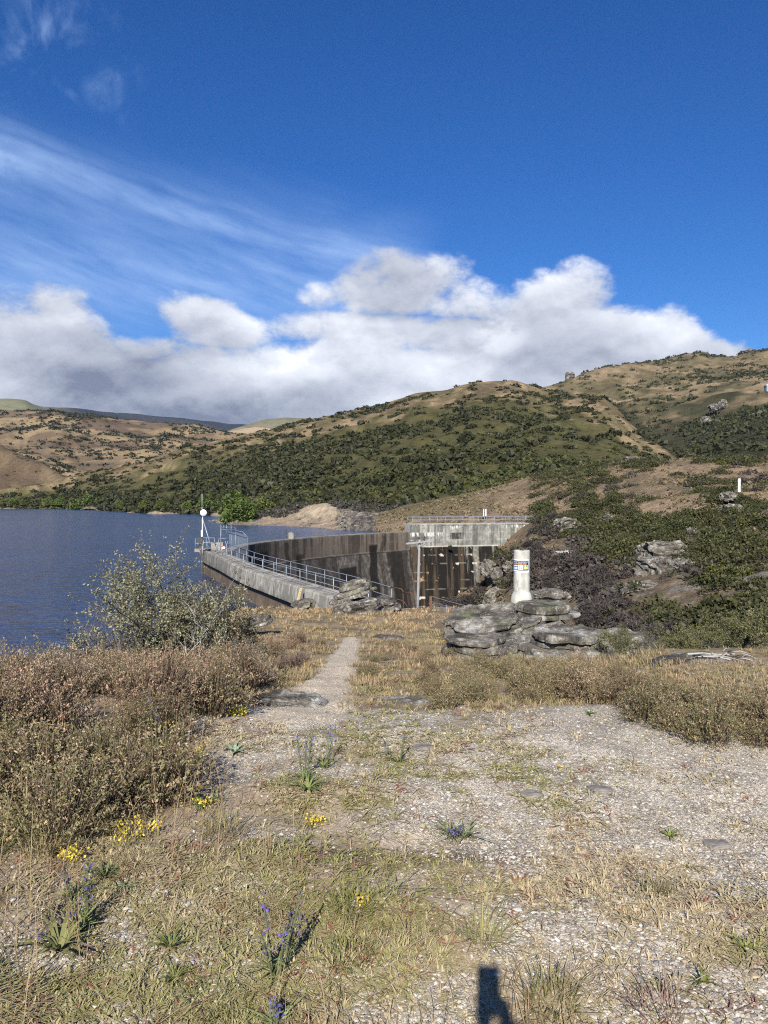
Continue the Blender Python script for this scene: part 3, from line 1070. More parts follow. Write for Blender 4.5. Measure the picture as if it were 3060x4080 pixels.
def dense(prof, step):
    out = [prof[0]]
    for a, b in zip(prof[:-1], prof[1:]):
        k = max(1, int(math.hypot(b[0] - a[0], b[1] - a[1]) / step))
        out += [(a[0] + (b[0] - a[0]) * i / k, a[1] + (b[1] - a[1]) * i / k) for i in range(1, k + 1)]
    return out


dam = empty('concrete_dam', (-10, 100, CREST_Z), 'stained concrete arch dam holding back the blue lake', 'dam')


def lifts(z, z0, step, w=.05):
    f = np.abs(((z - z0) / step + .5) % 1.0 - .5) * step
    return np.exp(-(f / w) ** 2)


def build_arch():
    Q, s = resample(ARCH, 460)
    prof = dense([(-1.2, -16), (-1.2, CREST_Z), (-1.12, CREST_Z + .06), (-.06, CREST_Z + .06), (0, CREST_Z), (.0, -6.75), (.22, -6.85), (2.6, -20), (4.6, -32)], .13)
    V = sweep(Q, prof)
    sx = proj_sx(V)
    S_, Z = np.broadcast_arrays(s[None, :], V[..., 2])
    n_st = fbm(S_ * 1.1, Z * .07, 3.0, 5)          # drips: long in height
    n_fine = fbm(S_ * 4.5, Z * .22, 6.0, 4)
    n_sp = fbm(S_ * 2.6, Z * 2.6, 9.0, 4)
    up = Z > -6.8
    c = lerp3((.06, .05, .041), (.135, .112, .09), ss(n_st + .5 * n_fine, -.5, .6))
    low = lerp3((.065, .057, .048), (.150, .130, .108), ss(n_sp * .8 + n_st * .5, -.6, .7)) * np.array([.97, 1.0, 1.06])
    c = np.where(up[..., None], c, low)
    # pale run-off from the crest
    c = lerp3(c, (.20, .18, .155), ss(n_fine + n_st * .5, .15, .7) * np.exp((Z - CREST_Z) / .6) * .7)
    # lift lines
    ll = lifts(Z, -6.78, 1.35) * ss(fbm(S_ * .5, Z * .9, 12., 3), -.25, .35)
    c = lerp3(c, (.20, .18, .15), ll * .38)
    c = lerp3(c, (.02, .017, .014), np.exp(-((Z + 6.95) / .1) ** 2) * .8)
    # broad black wet streaks at the places the photo shows them
    black = ss(n_st, .22, .5) * .55 * (~up)
    wob = n_st * 6 + fbm(S_ * .3, Z * .4, 2., 3) * 6
    for x0, w, zt, zb, k in [(1335, 10, -6.9, -14, .7), (1290, 14, -6.9, -30, .75), (1430, 9, -6.9, -12, .7), (1525, 8, -4.2, -30, .6), (1618, 9, -7.0, -30, .8), (1150, 10, -4.1, -30, .7), (1384, 36, -8.6, -11.0, .95), (1190, 16, -6.0, -30, .8), (1486, 17, -5.6, -30, .95), (1582, 30, -6.9, -30, .9), (1556, 12, -6.9, -9.5, .8), (1100, 25, -7.5, -30, .7), (1245, 26, -8.0, -30, .6), (1030, 40, -5., -30, .8), (1640, 8, -6.9, -10, .7)]:
        dx = (sx + wob - x0 - np.minimum(0, Z + 6.8) * -1.6) / w
        m = (1 - ss(np.abs(dx), .75, 1.15)) * ss(zt - Z, -.12, .25) * ss(Z - zb, 0, .3)
        black = np.maximum(black, m * k)
    c = lerp3(c, (.010, .009, .008), np.clip(black, 0, .96))
    c = lerp3(c, (.30, .29, .27), np.exp(-((sx - 1657) / 1.6) ** 2) * up * .8)
    top = (Z > CREST_Z - .01)
    c = np.where(top[..., None], lerp3((.21, .195, .17), (.14, .125, .10), ss(n_sp, -.3, .5)), c)
    m, n = Z.shape
    V = V.reshape(-1, 3)
    i = np.arange(m * n).reshape(m, n)
    F = grid_faces(m, n)
    end = np.array([[i[0, -1], i[k, -1], i[k + 1, -1]] for k in range(1, m - 1)])
    end0 = np.array([[i[0, 0], i[k + 1, 0], i[k, 0]] for k in range(1, m - 1)])
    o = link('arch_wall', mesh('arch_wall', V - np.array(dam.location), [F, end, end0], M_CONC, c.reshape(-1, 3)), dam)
    # flat face shading at the sharp crest edges
    for p in o.data.polygons:
        p.use_smooth = False


build_arch()


def build_wing():
    Q, s = resample(WING, 380)
    prof = dense([(.15, -14), (.15, -5.22), (-.24, -5.05), (-.13, -4.02), (-.05, CREST_Z), (.22, CREST_Z + .01), (.25, CREST_Z - .06), (1.12, CREST_Z - .06), (1.15, CREST_Z + .01), (1.38, CREST_Z), (1.4, -14)], .085)
    V = sweep(Q, prof)
    S_, Z = np.broadcast_arrays(s[None, :], V[..., 2])
    O = np.array([p[0] for p in prof])[:, None] * np.ones_like(Z)
    n1 = fbm(S_ * .9, Z * .25, 1.0, 5)
    n2 = fbm(S_ * 5., Z * .7, 2.0, 4)
    n3 = fbm(S_ * 3., Z * 3., 5.0, 4)
    c = lerp3((.20, .19, .162), (.325, .305, .265), ss(n1 + .4 * n3, -.5, .5))
    face = O < -.03
    c = lerp3(c, (.13, .12, .10), ss(n2 + n1 * .4, .15, .6) * .65 * face)
    c = lerp3(c, (.10, .09, .075), face * np.exp((-5.05 - Z) / .22 * 1.0) * ss(n2, -.5, .3) * .8)
    c = lerp3(c, (.56, .54, .50), ss(n2, .42, .7) * face * .6)
    c = lerp3(c, (.07, .06, .05), face * np.exp(-(((S_ / 2.55 + .5) % 1 - .5) * 2.55 / .035) ** 2) * .75)
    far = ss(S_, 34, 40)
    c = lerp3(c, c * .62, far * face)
    low = (Z < -5.1) & (O < .5)
    br = lerp3((.155, .115, .082), (.115, .088, .064), ss(n1 + .5 * n3, -.4, .4))
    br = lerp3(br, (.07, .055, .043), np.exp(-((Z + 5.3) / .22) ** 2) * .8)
    c = np.where(low[..., None], br, c)
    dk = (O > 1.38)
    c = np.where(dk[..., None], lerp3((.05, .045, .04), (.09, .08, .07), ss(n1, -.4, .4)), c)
    m, n = Z.shape
    i = np.arange(m * n).reshape(m, n)
    end = np.array([[i[0, -1], i[k, -1], i[k + 1, -1]] for k in range(1, m - 1)])
    end0 = np.array([[i[0, 0], i[k + 1, 0], i[k, 0]] for k in range(1, m - 1)])
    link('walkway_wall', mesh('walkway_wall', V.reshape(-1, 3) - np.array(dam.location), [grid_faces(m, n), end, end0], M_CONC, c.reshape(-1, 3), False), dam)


build_wing()
BLK0, BLK1 = np.array([4.3, 125.2]), np.array([25.6, 131.0])


def build_block():
    Q = BLK0[None] + (BLK1 - BLK0)[None] * np.linspace(0, 1, 330)[:, None]
    s = np.linspace(0, np.linalg.norm(BLK1 - BLK0), 330)
    TOP = -2.6
    prof = dense([(-3.0, -20), (-3.0, TOP), (.08, TOP), (.08, TOP - .28), (0, TOP - .30), (0, -6.3), (.30, -6.36), (1.3, -16), (2.4, -28)], .11)
    V = sweep(Q, prof)
    sx = proj_sx(V)
    S_, Z = np.broadcast_arrays(s[None, :], V[..., 2])
    n1 = fbm(S_ * .5, Z * .5, 1.5, 5)
    st = fbm(S_ * 1.6, Z * .09, 4.0, 5)
    n2 = fbm(S_ * 7, Z * .5, 2.0, 4)
    n3 = fbm(S_ * 3., Z * 3., 5.0, 4)
    c = lerp3((.155, .158, .140), (.285, .285, .255), ss(n1 + .35 * n3 + .3 * n2, -.6, .6))
    c = lerp3(c, (.075, .075, .066), ss(st + .3 * n2, -.1, .5) * .8)
    ll = lifts(Z, TOP - .28, 1.2, .045)
    c = lerp3(c, (.58, .57, .53), ll * ss(n2 + n1, -.1, .5) * .5)
    c = lerp3(c, (.10, .10, .09), np.exp(-(((S_ / 3.05 + .5) % 1 - .5) * 3.05 / .03) ** 2) * .5 * (Z > -6.3))
    # white lime runs
    dz1 = (-4.05 - Z)
    runs = ss(n2 + st * .4, .25, .5) * ss(dz1, -.03, .03) * (1 - ss(dz1, .25, .85)) * (1 - ss(sx, 1740, 1790)) * (Z > -6.3)
    dz2 = (TOP - .3 - Z)
    runs2 = ss(n2 + st * .3, .12, .4) * ss(dz2, -.03, .03) * (1 - ss(dz2, .15, .75)) * np.maximum(np.exp(-((sx - 1812) / 20) ** 2), ss(sx, 1980, 2040))
    blk = np.exp(-((sx - 1818) / 28) ** 4) * ss(-4.05 - Z, 0, .1) * (1 - ss(-4.05 - Z, 1.0, 1.35)) + .9 * np.exp(-((sx - 1678) / 26) ** 4) * ss(-4.05 - Z, 0, .1) * (1 - ss(-4.05 - Z, .8, 1.5))
    c = lerp3(c, (.035, .033, .03), np.clip(blk * (.55 + .7 * ss(n2, -.4, .4)), 0, .95))
    c = lerp3(c, (.72, .71, .68), np.clip(np.maximum(runs, runs2), 0, .9))
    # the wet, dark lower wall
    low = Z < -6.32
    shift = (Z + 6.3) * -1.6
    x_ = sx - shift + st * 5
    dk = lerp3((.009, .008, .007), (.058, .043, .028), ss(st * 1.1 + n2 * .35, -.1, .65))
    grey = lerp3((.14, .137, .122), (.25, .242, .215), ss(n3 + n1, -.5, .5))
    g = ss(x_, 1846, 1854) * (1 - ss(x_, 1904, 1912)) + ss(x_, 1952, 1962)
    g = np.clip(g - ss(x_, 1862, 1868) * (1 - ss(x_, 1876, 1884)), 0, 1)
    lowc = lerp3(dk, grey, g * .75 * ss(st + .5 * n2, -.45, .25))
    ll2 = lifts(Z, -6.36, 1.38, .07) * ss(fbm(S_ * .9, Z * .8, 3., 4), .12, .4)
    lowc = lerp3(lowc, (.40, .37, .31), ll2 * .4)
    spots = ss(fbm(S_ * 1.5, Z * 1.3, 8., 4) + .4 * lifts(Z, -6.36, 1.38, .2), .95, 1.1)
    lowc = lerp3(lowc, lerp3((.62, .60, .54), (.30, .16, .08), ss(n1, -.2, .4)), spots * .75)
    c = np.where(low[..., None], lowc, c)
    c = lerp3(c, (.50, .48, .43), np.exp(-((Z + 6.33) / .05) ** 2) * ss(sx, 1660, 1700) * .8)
    top = Z > TOP - .01
    c = np.where(top[..., None], np.array([.36, .35, .32]), c)
    m, n = Z.shape
    i = np.arange(m * n).reshape(m, n)
    end = np.array([[i[0, -1], i[k, -1], i[k + 1, -1]] for k in range(1, m - 1)])
    end0 = np.array([[i[0, 0], i[k + 1, 0], i[k, 0]] for k in range(1, m - 1)])
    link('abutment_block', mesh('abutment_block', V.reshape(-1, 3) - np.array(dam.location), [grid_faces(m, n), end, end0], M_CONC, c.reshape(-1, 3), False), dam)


build_block()
# little valve platform off the far end of the walkway, and the stub on the arch crest
_b = MB().box((-19.35, 82.7, -3.97), (1.9, 2.2, .30), .15).box((-17.9, 82.6, -3.6), (1.2, 1.2, .9), .15)
_b.v = [v - dam.location for v in _b.v]
_b.build('valve_platform', M_CONC, dam, col=(.24, .225, .19))
_p = onz(1158, 2148, CREST_Z)
_b = MB().box((_p[0], _p[1], CREST_Z + .42), (.62, .6, .8), .4).box((_p[0], _p[1], CREST_Z + .86), (.4, .4, .1), .4)
_b.v = [v - dam.location for v in _b.v]
_b.build('crest_stub', M_CONC, dam, col=(.27, .26, .22))
_b = MB().tube([(_p[0] - .55, _p[1] - .2, CREST_Z), (_p[0] - .55, _p[1] - .2, CREST_Z + 1.35)], .05)
_b.v = [v - dam.location for v in _b.v]
_b.build('gauge_rod', M_DARK, dam)


# ------------------------------------------------------------------ railings
def railing(name, label, base, zs, n_post, h, mat, extra_rail=None, r=.022, posts_at=None):
    """base: plan line (n,2); posts and two rails; each post its own part"""
    Q, s = resample(base, 80)
    z = np.interp(s, np.linspace(0, s[-1], len(zs)), zs)
    root = empty(name, (float(Q[0, 0]), float(Q[0, 1]), float(z[0])), label, 'railing')
    L = Vector(root.location)
    pos = np.linspace(0, s[-1], n_post) if posts_at is None else posts_at
    for d in pos:
        x, y, zz = (float(np.interp(d, s, a)) for a in (Q[:, 0], Q[:, 1], z))
        MB().tube([Vector((x, y, zz)) - L, Vector((x, y, zz + h)) - L], r, 6).box(Vector((x, y, zz + .012)) - L, (.13, .13, .02)).build('post', mat, root, True)
    for k in (1.0, .55) if extra_rail is None else extra_rail:
        MB().tube([Vector((float(a), float(b), float(c) + h * k)) - L for (a, b), c in zip(Q, z)], r, 6).build('rail', mat, root, True)
    return root


_W, _s = resample(WING[1:], 60)
_t, _r = tangent_right(_W)
railing('walkway_railing', 'galvanised pipe railing along the lake side of the dam walkway', _W + _r * .05, [CREST_Z], 18, 1.08, M_GALV)
_k = (_W[:, 1] < 75)
railing('walkway_railing', 'galvanised pipe railing along the gorge side of the dam walkway', (_W + _r * 1.25)[_k], [CREST_Z], 13, 1.08, M_GALVD)
_d = (BLK1 - BLK0) / np.linalg.norm(BLK1 - BLK0)
_nb = np.array([_d[1], -_d[0]])
railing('abutment_railing', 'long straight railing along the front of the pale concrete block', np.array([BLK0 + _d * .4 - _nb * .1, BLK0 + _d * 7 - _nb * .1, BLK1 - _d * .1 - _nb * .1]), [-2.6], 16, 1.1, M_GALV, r=.028)
railing('abutment_railing', 'railing along the back edge of the pale concrete block', np.array([BLK0 + _d * .4 - _nb * 2.8, BLK0 + _d * 7 - _nb * 2.8, BLK1 - _d * .1 - _nb * 2.8]), [-2.6], 12, 1.1, M_GALVD, r=.028)
railing('platform_railing', 'small square railing round the valve platform beyond the mast', np.array([(-18.5, 83.7), (-20.2, 83.5), (-20.1, 81.7), (-19.3, 81.6)]), [-3.83], 6, 1.1, M_GALV)

# rusty pipe rails where the walkway meets the knoll
_a, _b2, _c = px(1557, 2338, 38.0), px(1606, 2350, 36.6), px(1645, 2363, 35.2)
rr = empty('rusty_handrail', (float(_b2[0]), float(_b2[1]), -4.0), 'bent rusty pipe handrail in the grass left of the pole', 'handrail')
_L = Vector(rr.location)


def _rel(p, dz=0., dx=0.):
    return Vector((float(p[0]) + dx, float(p[1]), float(p[2]) + dz)) - _L


MB().tube([_rel(_a), _rel(_b2, .04, -.08), _rel(_b2, -.06), _rel(_b2, -1.5, .02)], .024).build('upper_pipe', M_RUST, rr, True)
MB().tube([_rel(_a, -.55), _rel(_b2, -.52), _rel(_b2, -.85, .25)], .018).build('lower_pipe', M_RUST, rr, True)
MB().tube([_rel(_b2, -.14), _rel(_c, .03, -.1), _rel(_c, -.08), _rel(_c, -.75, .03), _rel(_c, -.95, -.12)], .024).build('end_loop', M_RUST, rr, True)

# ------------------------------------------------------------------ antenna mast, control box
_m = onz(806, 2206, CREST_Z)
MX, MY = -18.75, 79.6


def at79(sx, sy, D=MY):
    p = px(sx, sy, D)
    return Vector((float(p[0]), float(p[1]), float(p[2])))


mast = empty('antenna_mast', (MX, MY, CREST_Z), 'white antenna mast with a round dish and whip aerial at the walkway end', 'mast')
_L = Vector(mast.location)
MB().tube([at79(806, 2205) - _L, at79(807, 2063) - _L], .055, 10).tube([at79(807, 2063) - _L, at79(807, 2030) - _L], .04, 8).tube([at79(804, 2112) - _L, at79(804, 2160) - _L], .09, 8).build('pole', M_WHITE, mast, True)
MB().tube([at79(809, 2072) - _L, at79(838, 2168, 78.8) - _L], .05, 8).build('brace', M_GALV, mast, True)
MB().tube([at79(805, 2028) - _L, at79(805, 2022) - _L], .03, 6).tube([at79(805, 2024) - _L, at79(805, 1968) - _L], .018, 5).build('whip_aerial', M_WHITE, mast, True)
_R = Matrix.Rotation(rad(90), 3, 'X')
_dc = at79(811.5, 2043) - _L + Vector((0, -.14, 0))
MB().lathe([(0, .10), (.10, .095), (.20, .075), (.245, .045), (.25, .02), (.335, .015), (.345, -.02), (.33, -.06), (.2, -.14), (0, -.16)], _dc, 36, _R).build('dish', M_WHITE, mast, True)
box = empty('control_box', (MX - .35, MY - .1, CREST_Z), 'dark grey control box on a rusty post beside the antenna mast', 'control box')
_L = Vector(box.location)
MB().box(at79(797, 2152, MY - .3) - _L, (.56, .36, .66), .1).box(at79(797, 2139, MY - .3) - _L, (.62, .42, .03), .1).build('cabinet', M_DARK, box)
MB().box(at79(801.5, 2190, MY - .1) - _L, (.1, .1, 1.35)).tube([at79(793, 2165, MY - .3) - _L, at79(800, 2174, MY - .15) - _L], .03).build('post', M_RUST, box)

# ------------------------------------------------------------------ mesh screen and gate on the walkway
def screen():
    root = empty('security_screen', (-13.6, 70, CREST_Z), 'tall steel mesh screen with slanted top on the gorge side of the walkway', 'screen')
    L = Vector(root.location)
    Q = (_W + _r * 1.32)
    lo = [float(np.interp(y, Q[:, 1], Q[:, 0])) for y in (65.5, 69.8, 74.2)]
    pts = [Vector((x, y, CREST_Z)) for x, y in zip(lo, (65.5, 69.8, 74.2))]
    for p in pts:
        MB().tube([p - L + Vector((0, 0, -.3)), p - L + Vector((0, 0, 2.15)), p - L + Vector((-.42, -.1, 2.62))], .026, 6).build('post', M_GALVD, root, True)
    f = MB()
    for dz, o in ((2.15, 0), (.06, 0), (2.62, -.42)):
        f.tube([p - L + Vector((o, -.1 if o else 0, dz)) for p in pts], .024, 6)
    f.build('frame_bars', M_GALVD, root, True)
    w = MB()
    n = 56
    for i in range(n + 1):
        f_ = i / n
        p = pts[0].lerp(pts[1], f_ * 2) if f_ < .5 else pts[1].lerp(pts[2], f_ * 2 - 1)
        w.tube([p - L, p - L + Vector((0, 0, 2.15)), p - L + Vector((-.42, -.1, 2.62))], .0035, 3, False)
    for k in range(1, 16):
        w.tube([p - L + Vector((0, 0, k * 2.15 / 16)) for p in pts], .0035, 3, False)
    w.build('wire_mesh', M_GALVD, root)
    g = empty('walkway_gate', (-15.5, 76, CREST_Z), 'steel access gate with a red and white sign across the walkway', 'gate')
    L = Vector(g.location)
    Y = 76.3
    a, b = at79(867, 2195, Y), at79(908, 2195, Y)
    fr = MB()
    for sx0, y0, sx1, y1 in [(861, 2200, 873, 2146), (873, 2146, 908, 2144), (879, 2193, 880, 2090), (908, 2192, 897, 2155), (895, 2190, 909, 2155), (880, 2100, 880, 2190)]:
        fr.tube([at79(sx0, y0, Y) - L, at79(sx1, y1, Y) - L], .03, 6)
    fr.build('gate_frame', M_GALVD, g, True)
    sg = MB().box(at79(890, 2178, Y - .1) - L, (.34, .02, .13)).build('warning_sign', M_PLAIN, g, col=(.50, .05, .05))
    MB().box(at79(890, 2177, Y - .12) - L, (.22, .012, .045)).box(at79(890, 2183.5, Y - .1) - L, (.34, .02, .10)).build('sign_lettering_panel', M_PLAIN, sg, col=(.78, .78, .78))
    h = empty('ladder_frame', (-16.8, 84, CREST_Z), 'pale pipe ladder frame standing over the crest behind the gate', 'ladder')
    L = Vector(h.location)
    Y = 84
    lf = MB()
    for sx0, y0, sx1, y1 in [(881, 2091, 881, 2185), (892, 2091, 892, 2111), (902, 2091, 902, 2128), (921, 2093, 921, 2128), (881, 2100, 936, 2100), (881, 2111, 921, 2111), (936, 2100, 938, 2120)]:
        lf.tube([at79(sx0, y0, Y) - L, at79(sx1, y1, Y) - L], .022, 6)
    lf.build('pipe_frame', M_GALV, h, True)
    MB().tube([at79(938, 2120, Y) - L, at79(938, 2190, Y) - L], .02, 6).tube([at79(921, 2128, Y) - L, at79(921, 2190, Y) - L], .02, 6).build('side_rail', M_GALV, h, True)


screen()

# lake level gauge board leaning on the walkway wall
_t0, _t1 = px(1183, 2408, 44.6), px(1200, 2344, 46.0)
gb = empty('gauge_board', tuple(map(float, _t0)), 'weathered yellow water level gauge board leaning on the walkway wall', 'gauge board')
_d = Vector(map(float, _t1 - _t0))
_q = _d.to_track_quat('Z', 'Y').to_matrix()
MB().box(_d * .5, (.16, .03, _d.length), R=_q).build('board', M_PLAIN, gb, col=(.42, .34, .17))
for k in range(9):
    MB().box(_d * (.1 + .1 * k) + Vector((.02, -.03, 0)), (.08, .012, .03), R=_q).build('scale_mark', M_DARK, gb)

# ------------------------------------------------------------------ power pole and its wires
PD = 34.0
pb, pt = px(1663, 2440, PD), px(1672, 2153, PD)
pole = empty('power_pole', tuple(map(float, pb)), 'grey weathered wooden power pole with one crooked crossarm', 'power pole')
_L = Vector(pole.location)


def at34(sx, sy, dy=0.0):
    return Vector(map(float, px(sx, sy, PD + dy))) - _L


MB().tube([at34(1663, 2460), at34(1666, 2360), at34(1670, 2200), at34(1672, 2150)], [.068, .066, .06, .055], 10).build('pole', M_WOOD, pole, True)
_x0, _x1 = at34(1618, 2166, -.12), at34(1727, 2155, -.12)
_d = _x1 - _x0
MB().box((_x0 + _x1) * .5, (_d.length, .085, .075), R=_d.to_track_quat('X', 'Z').to_matrix()).build('crossarm', M_WOOD, pole)
MB().tube([at34(1673, 2181, -.09), at34(1704, 2158, -.10)], .028, 6).build('arm_brace', M_WOOD, pole, True)
for sx, sy in ((1620, 2160), (1690, 2152)):
    MB().lathe([(.0, .10), (.035, .09), (.045, .05), (.03, .03), (.045, .0), (.02, -.02), (.012, -.09), (0, -.09)], at34(sx, sy, -.12), 10).build('insulator', M_DARK, pole, True)
for i, (p0, p1, w) in enumerate([((1690, 2150), (2560, 1792), 'lower'), ((1725, 2154), (2760, 1790), 'upper')]):
    a = Vector(map(float, px(*p0, PD - .12)))
    b = Vector(map(float, px(*p1, 190)))
    pts = []
    for k in range(41):
        f = k / 40
        p = a.lerp(b, f)
        p.z -= 5.5 * f * (1 - f)
        pts.append(p)
    tag(MB().tube(pts, .0045, 4, False).build('power_wire', M_DARK), ('thin dark power wire rising from the pole to the hill, left one of two', 'thin dark power wire rising from the pole to the hill, right one of two')[i], 'wire', 'power wires')

# ------------------------------------------------------------------ rabbit netting fence at the brow
fe = empty('netting_fence', tuple(map(float, px(1715, 2420, 33))), 'sagging wire netting fence with a rusty strainer post below the pole', 'fence')
_L = Vector(fe.location)
FP = [px(1716, 2395, 33.0), px(1780, 2415, 31.6), px(1826, 2428, 30.6), px(1890, 2446, 29.6)]
FP = [Vector(map(float, p)) - _L for p in FP]
MB().box(FP[0] + Vector((0, 0, -.1)), (.11, .1, .62)).build('strainer_post', M_RUST, fe)
for p in FP[1:3]:
    MB().tube([p + Vector((0, 0, -.75)), p + Vector((0, 0, .05))], .018, 5).build('fence_post', M_GALVD, fe, True)
_w = MB()
_w.tube([p + Vector((0, 0, .22)) for p in FP], .009, 4, False)
_w.tube([p + Vector((0, 0, .0)) for p in FP], .006, 4, False)
_w.tube([p + Vector((0, 0, -.25)) for p in FP], .005, 4, False)
_w.build('top_wire', M_GALV, fe)
_w = MB()
NF = 46
for i in range(NF):
    for sgn in (-1, 1):
        pp = []
        for k in range(5):
            f = (i + sgn * k * 1.2) / NF
            if 0 <= f <= 1:
                g = f * 3
                j = min(int(g), 2)
                pp.append(FP[j].lerp(FP[j + 1], g - j) + Vector((0, 0, -.72 * k / 4)))
        if len(pp) > 1:
            _w.tube(pp, .0028, 3, False)
_w.build('netting', M_GALVD, fe)


# ------------------------------------------------------------------ survey pillar with its notice
PILX, PILY, PILZ = [float(v) for v in px(2078, 2382, 17.0)]
PR = .177
pil = empty('survey_pillar', (PILX, PILY, PILZ), 'round pale concrete pillar with a notice, on the lichened rock', 'pillar')


def pillar():
    prof = [(0, 1.045)] + [(.075, 1.045), (.08, 1.056), (.158, 1.062), (PR - .004, 1.056), (PR, 1.045)] + [(PR, 1.04 - .02 * k) for k in range(46)] + [(PR + .004, .135), (.20, .10), (.222, .04), (.236, 0), (.24, -.25)]
    n = 96
    b = MB().lathe(prof, n=n)
    V = np.array([tuple(v) for v in b.v])
    a = np.arctan2(V[:, 1], V[:, 0])
    z = V[:, 2]
    st = fbm(a * 5, z * .6, 1., 4)
    f = fbm(V[:, 0] * 9, V[:, 1] * 9, z * 9, 4)
    c = lerp3((.33, .33, .30), (.46, .455, .415), ss(f + .4 * st, -.5, .5))
    c = lerp3(c, (.36, .365, .33), ss(st, .2, .6) * ss(z, .55, .95) * .7)
    c = lerp3(c, (.42, .42, .36), (1 - ss(z, .0, .15)) * .5)
    # hairline cracks in the lower shaft
    return b, c


b, c = pillar()
b.build('shaft', mat_col('pillar_concrete', .85, 9, .12, .25, 40., fine=.12, fscale=120.), pil, True, c)
ck = MB()


def on_pillar(u, v, r=PR + .0008):
    """u across from the centre of the side facing the camera (fraction of radius), v height"""
    a0 = math.atan2(-PILY, -PILX)
    a = a0 + math.asin(max(-1, min(1, u)))
    return Vector((math.cos(a) * r, math.sin(a) * r, v))


for line in [[(-.62, .42), (-.56, .385), (-.5, .37), (-.5, .31), (-.52, .27)], [(-.62, .265), (-.5, .27), (-.40, .235), (-.34, .20), (-.22, .20), (-.08, .195), (.0, .172)], [(-.34, .20), (-.42, .175)], [(.92, .36), (.7, .325), (.45, .31), (.22, .29), (.12, .26), (.10, .22)], [(-.52, .34), (-.38, .385), (-.3, .42)], [(-.12, .15), (0, .12), (.05, .05)], [(.02, .55), (.03, .49)]]:
    ck.tube([on_pillar(u, v, PR - .0005) for u, v in line], .0022, 4, False)
ck.build('crack', M_DARK, pil)
MB().lathe([(0, 0), (.05, 0), (.05, .02), (.02, .03), (.015, .06), (0, .06)], (0, 0, 1.045), 16).build('top_plate', M_DARK, pil, True)


def poster():
    """bent sheet with a printed layout; every printed field is a thin piece on the sheet"""
    def sheet(name, u0, u1, v0, v1, lift, col, parent, n=14, poly=None):
        V, F = [], []
        for k in range(n + 1):
            u = u0 + (u1 - u0) * k / n
            for v in (v0, v1):
                V.append(tuple(on_angle(u, v, PR + lift)))
        for k in range(n):
            F.append((2 * k, 2 * k + 2, 2 * k + 3, 2 * k + 1))
        return link(name, mesh(name, V, np.array(F), M_PLAIN, np.tile(col, (len(V), 1))), parent)
    a0 = math.atan2(-PILY, -PILX)

    def on_angle(u, v, r):
        a = a0 + u
        return Vector((math.cos(a) * r, math.sin(a) * r, v))
    def lettering(name, words, u0, u1, v0, hgt, col, parent, lift=.0054):
        cu = bpy.data.curves.new('lettering', 'FONT')
        cu.body = words
        cu.size = 1.0
        ob = bpy.data.objects.new('lettering', cu)
        COL.objects.link(ob)
        bpy.context.view_layer.update()
        me = bpy.data.meshes.new_from_object(ob.evaluated_get(bpy.context.evaluated_depsgraph_get()))
        bpy.data.objects.remove(ob)
        xs = [v.co.x for v in me.vertices]
        ys = [v.co.y for v in me.vertices]
        x0, x1, y0, y1 = min(xs), max(xs), min(ys), max(ys)
        for v in me.vertices:
            u = u0 + (u1 - u0) * (v.co.x - x0) / (x1 - x0)
            v.co = on_angle(u, v0 + hgt * (v.co.y - y0) / (y1 - y0), PR + lift)
        ca = me.color_attributes.new('col', 'FLOAT_COLOR', 'POINT')
        for c_ in ca.data:
            c_.color = (*col, 1)
        me.materials.clear()
        me.materials.append(M_PLAIN)
        me.name = name
        return link(name, me, parent)

    W_ = (.80, .82, .85)
    NAVY, ORG, BLUE = (.02, .025, .05), (.62, .26, .06), (.42, .56, .78)
    z0, z1 = .575, .862
    L, Rr = -1.45, 1.03            # sheet wraps farther round to the left
    p = sheet('notice', L, Rr, z0, z1, .003, W_, pil, 28)
    sheet('dark_field', L, .96, z0 + .045, z1 - .022, .0042, NAVY, p, 24)
    lettering('heading', 'PROTECT OUR WATERWAYS', -1.18, .90, z1 - .068, .026, W_, p)
    for a, b, w in ((-1.1, -.60, 'CHECK'), (-.52, .04, 'CLEAN'), (.12, .60, 'DRY')):
        q = sheet('orange_word_box', a, b, z1 - .108, z1 - .078, .0054, ORG, p, 5)
        lettering('word', w, a + .08, b - .08, z1 - .102, .018, NAVY, q, .0064)
    for v0, v1 in ((z1 - .150, z1 - .120), (z1 - .214, z1 - .162), (z1 - .240, z1 - .226)):
        sheet('text_panel', -1.3, -.50, v0, v1, .0054, BLUE, p, 8)
    ph = sheet('photo_panel', -.40, .20, z1 - .222, z1 - .118, .0054, (.72, .70, .70), p, 8)
    bl = MB()
    for k in range(10):
        t = k / 9 * 5.2 + .6
        bl.tube([on_angle(-.12 + .20 * math.cos(t) * (1 - .03 * k), z1 - .170 + .036 * math.sin(t), PR + .0064), on_angle(-.12 + .20 * math.cos(t + .5) * (1 - .03 * k), z1 - .170 + .036 * math.sin(t + .5), PR + .0064)], .006, 5)
    bl.build('brown_weed_picture', M_PLAIN, ph, col=(.17, .075, .05))
    ph = sheet('photo_panel', .32, .82, z1 - .216, z1 - .118, .0054, (.42, .46, .45), p, 8)
    sheet('yellow_picture', .32, .76, z1 - .208, z1 - .168, .0064, (.60, .60, .16), ph, 6)
    sheet('green_picture', .52, .66, z1 - .160, z1 - .124, .0064, (.12, .25, .06), ph, 3)
    sheet('footer_bar', L, -.40, z0 + .010, z0 + .022, .0054, NAVY, p, 10)
    sheet('footer_logo', -.33, -.25, z0 + .008, z0 + .026, .0054, NAVY, p, 3)
    sheet('footer_text', .42, .92, z0 + .016, z0 + .019, .0054, (.3, .3, .32), p, 6)


poster()

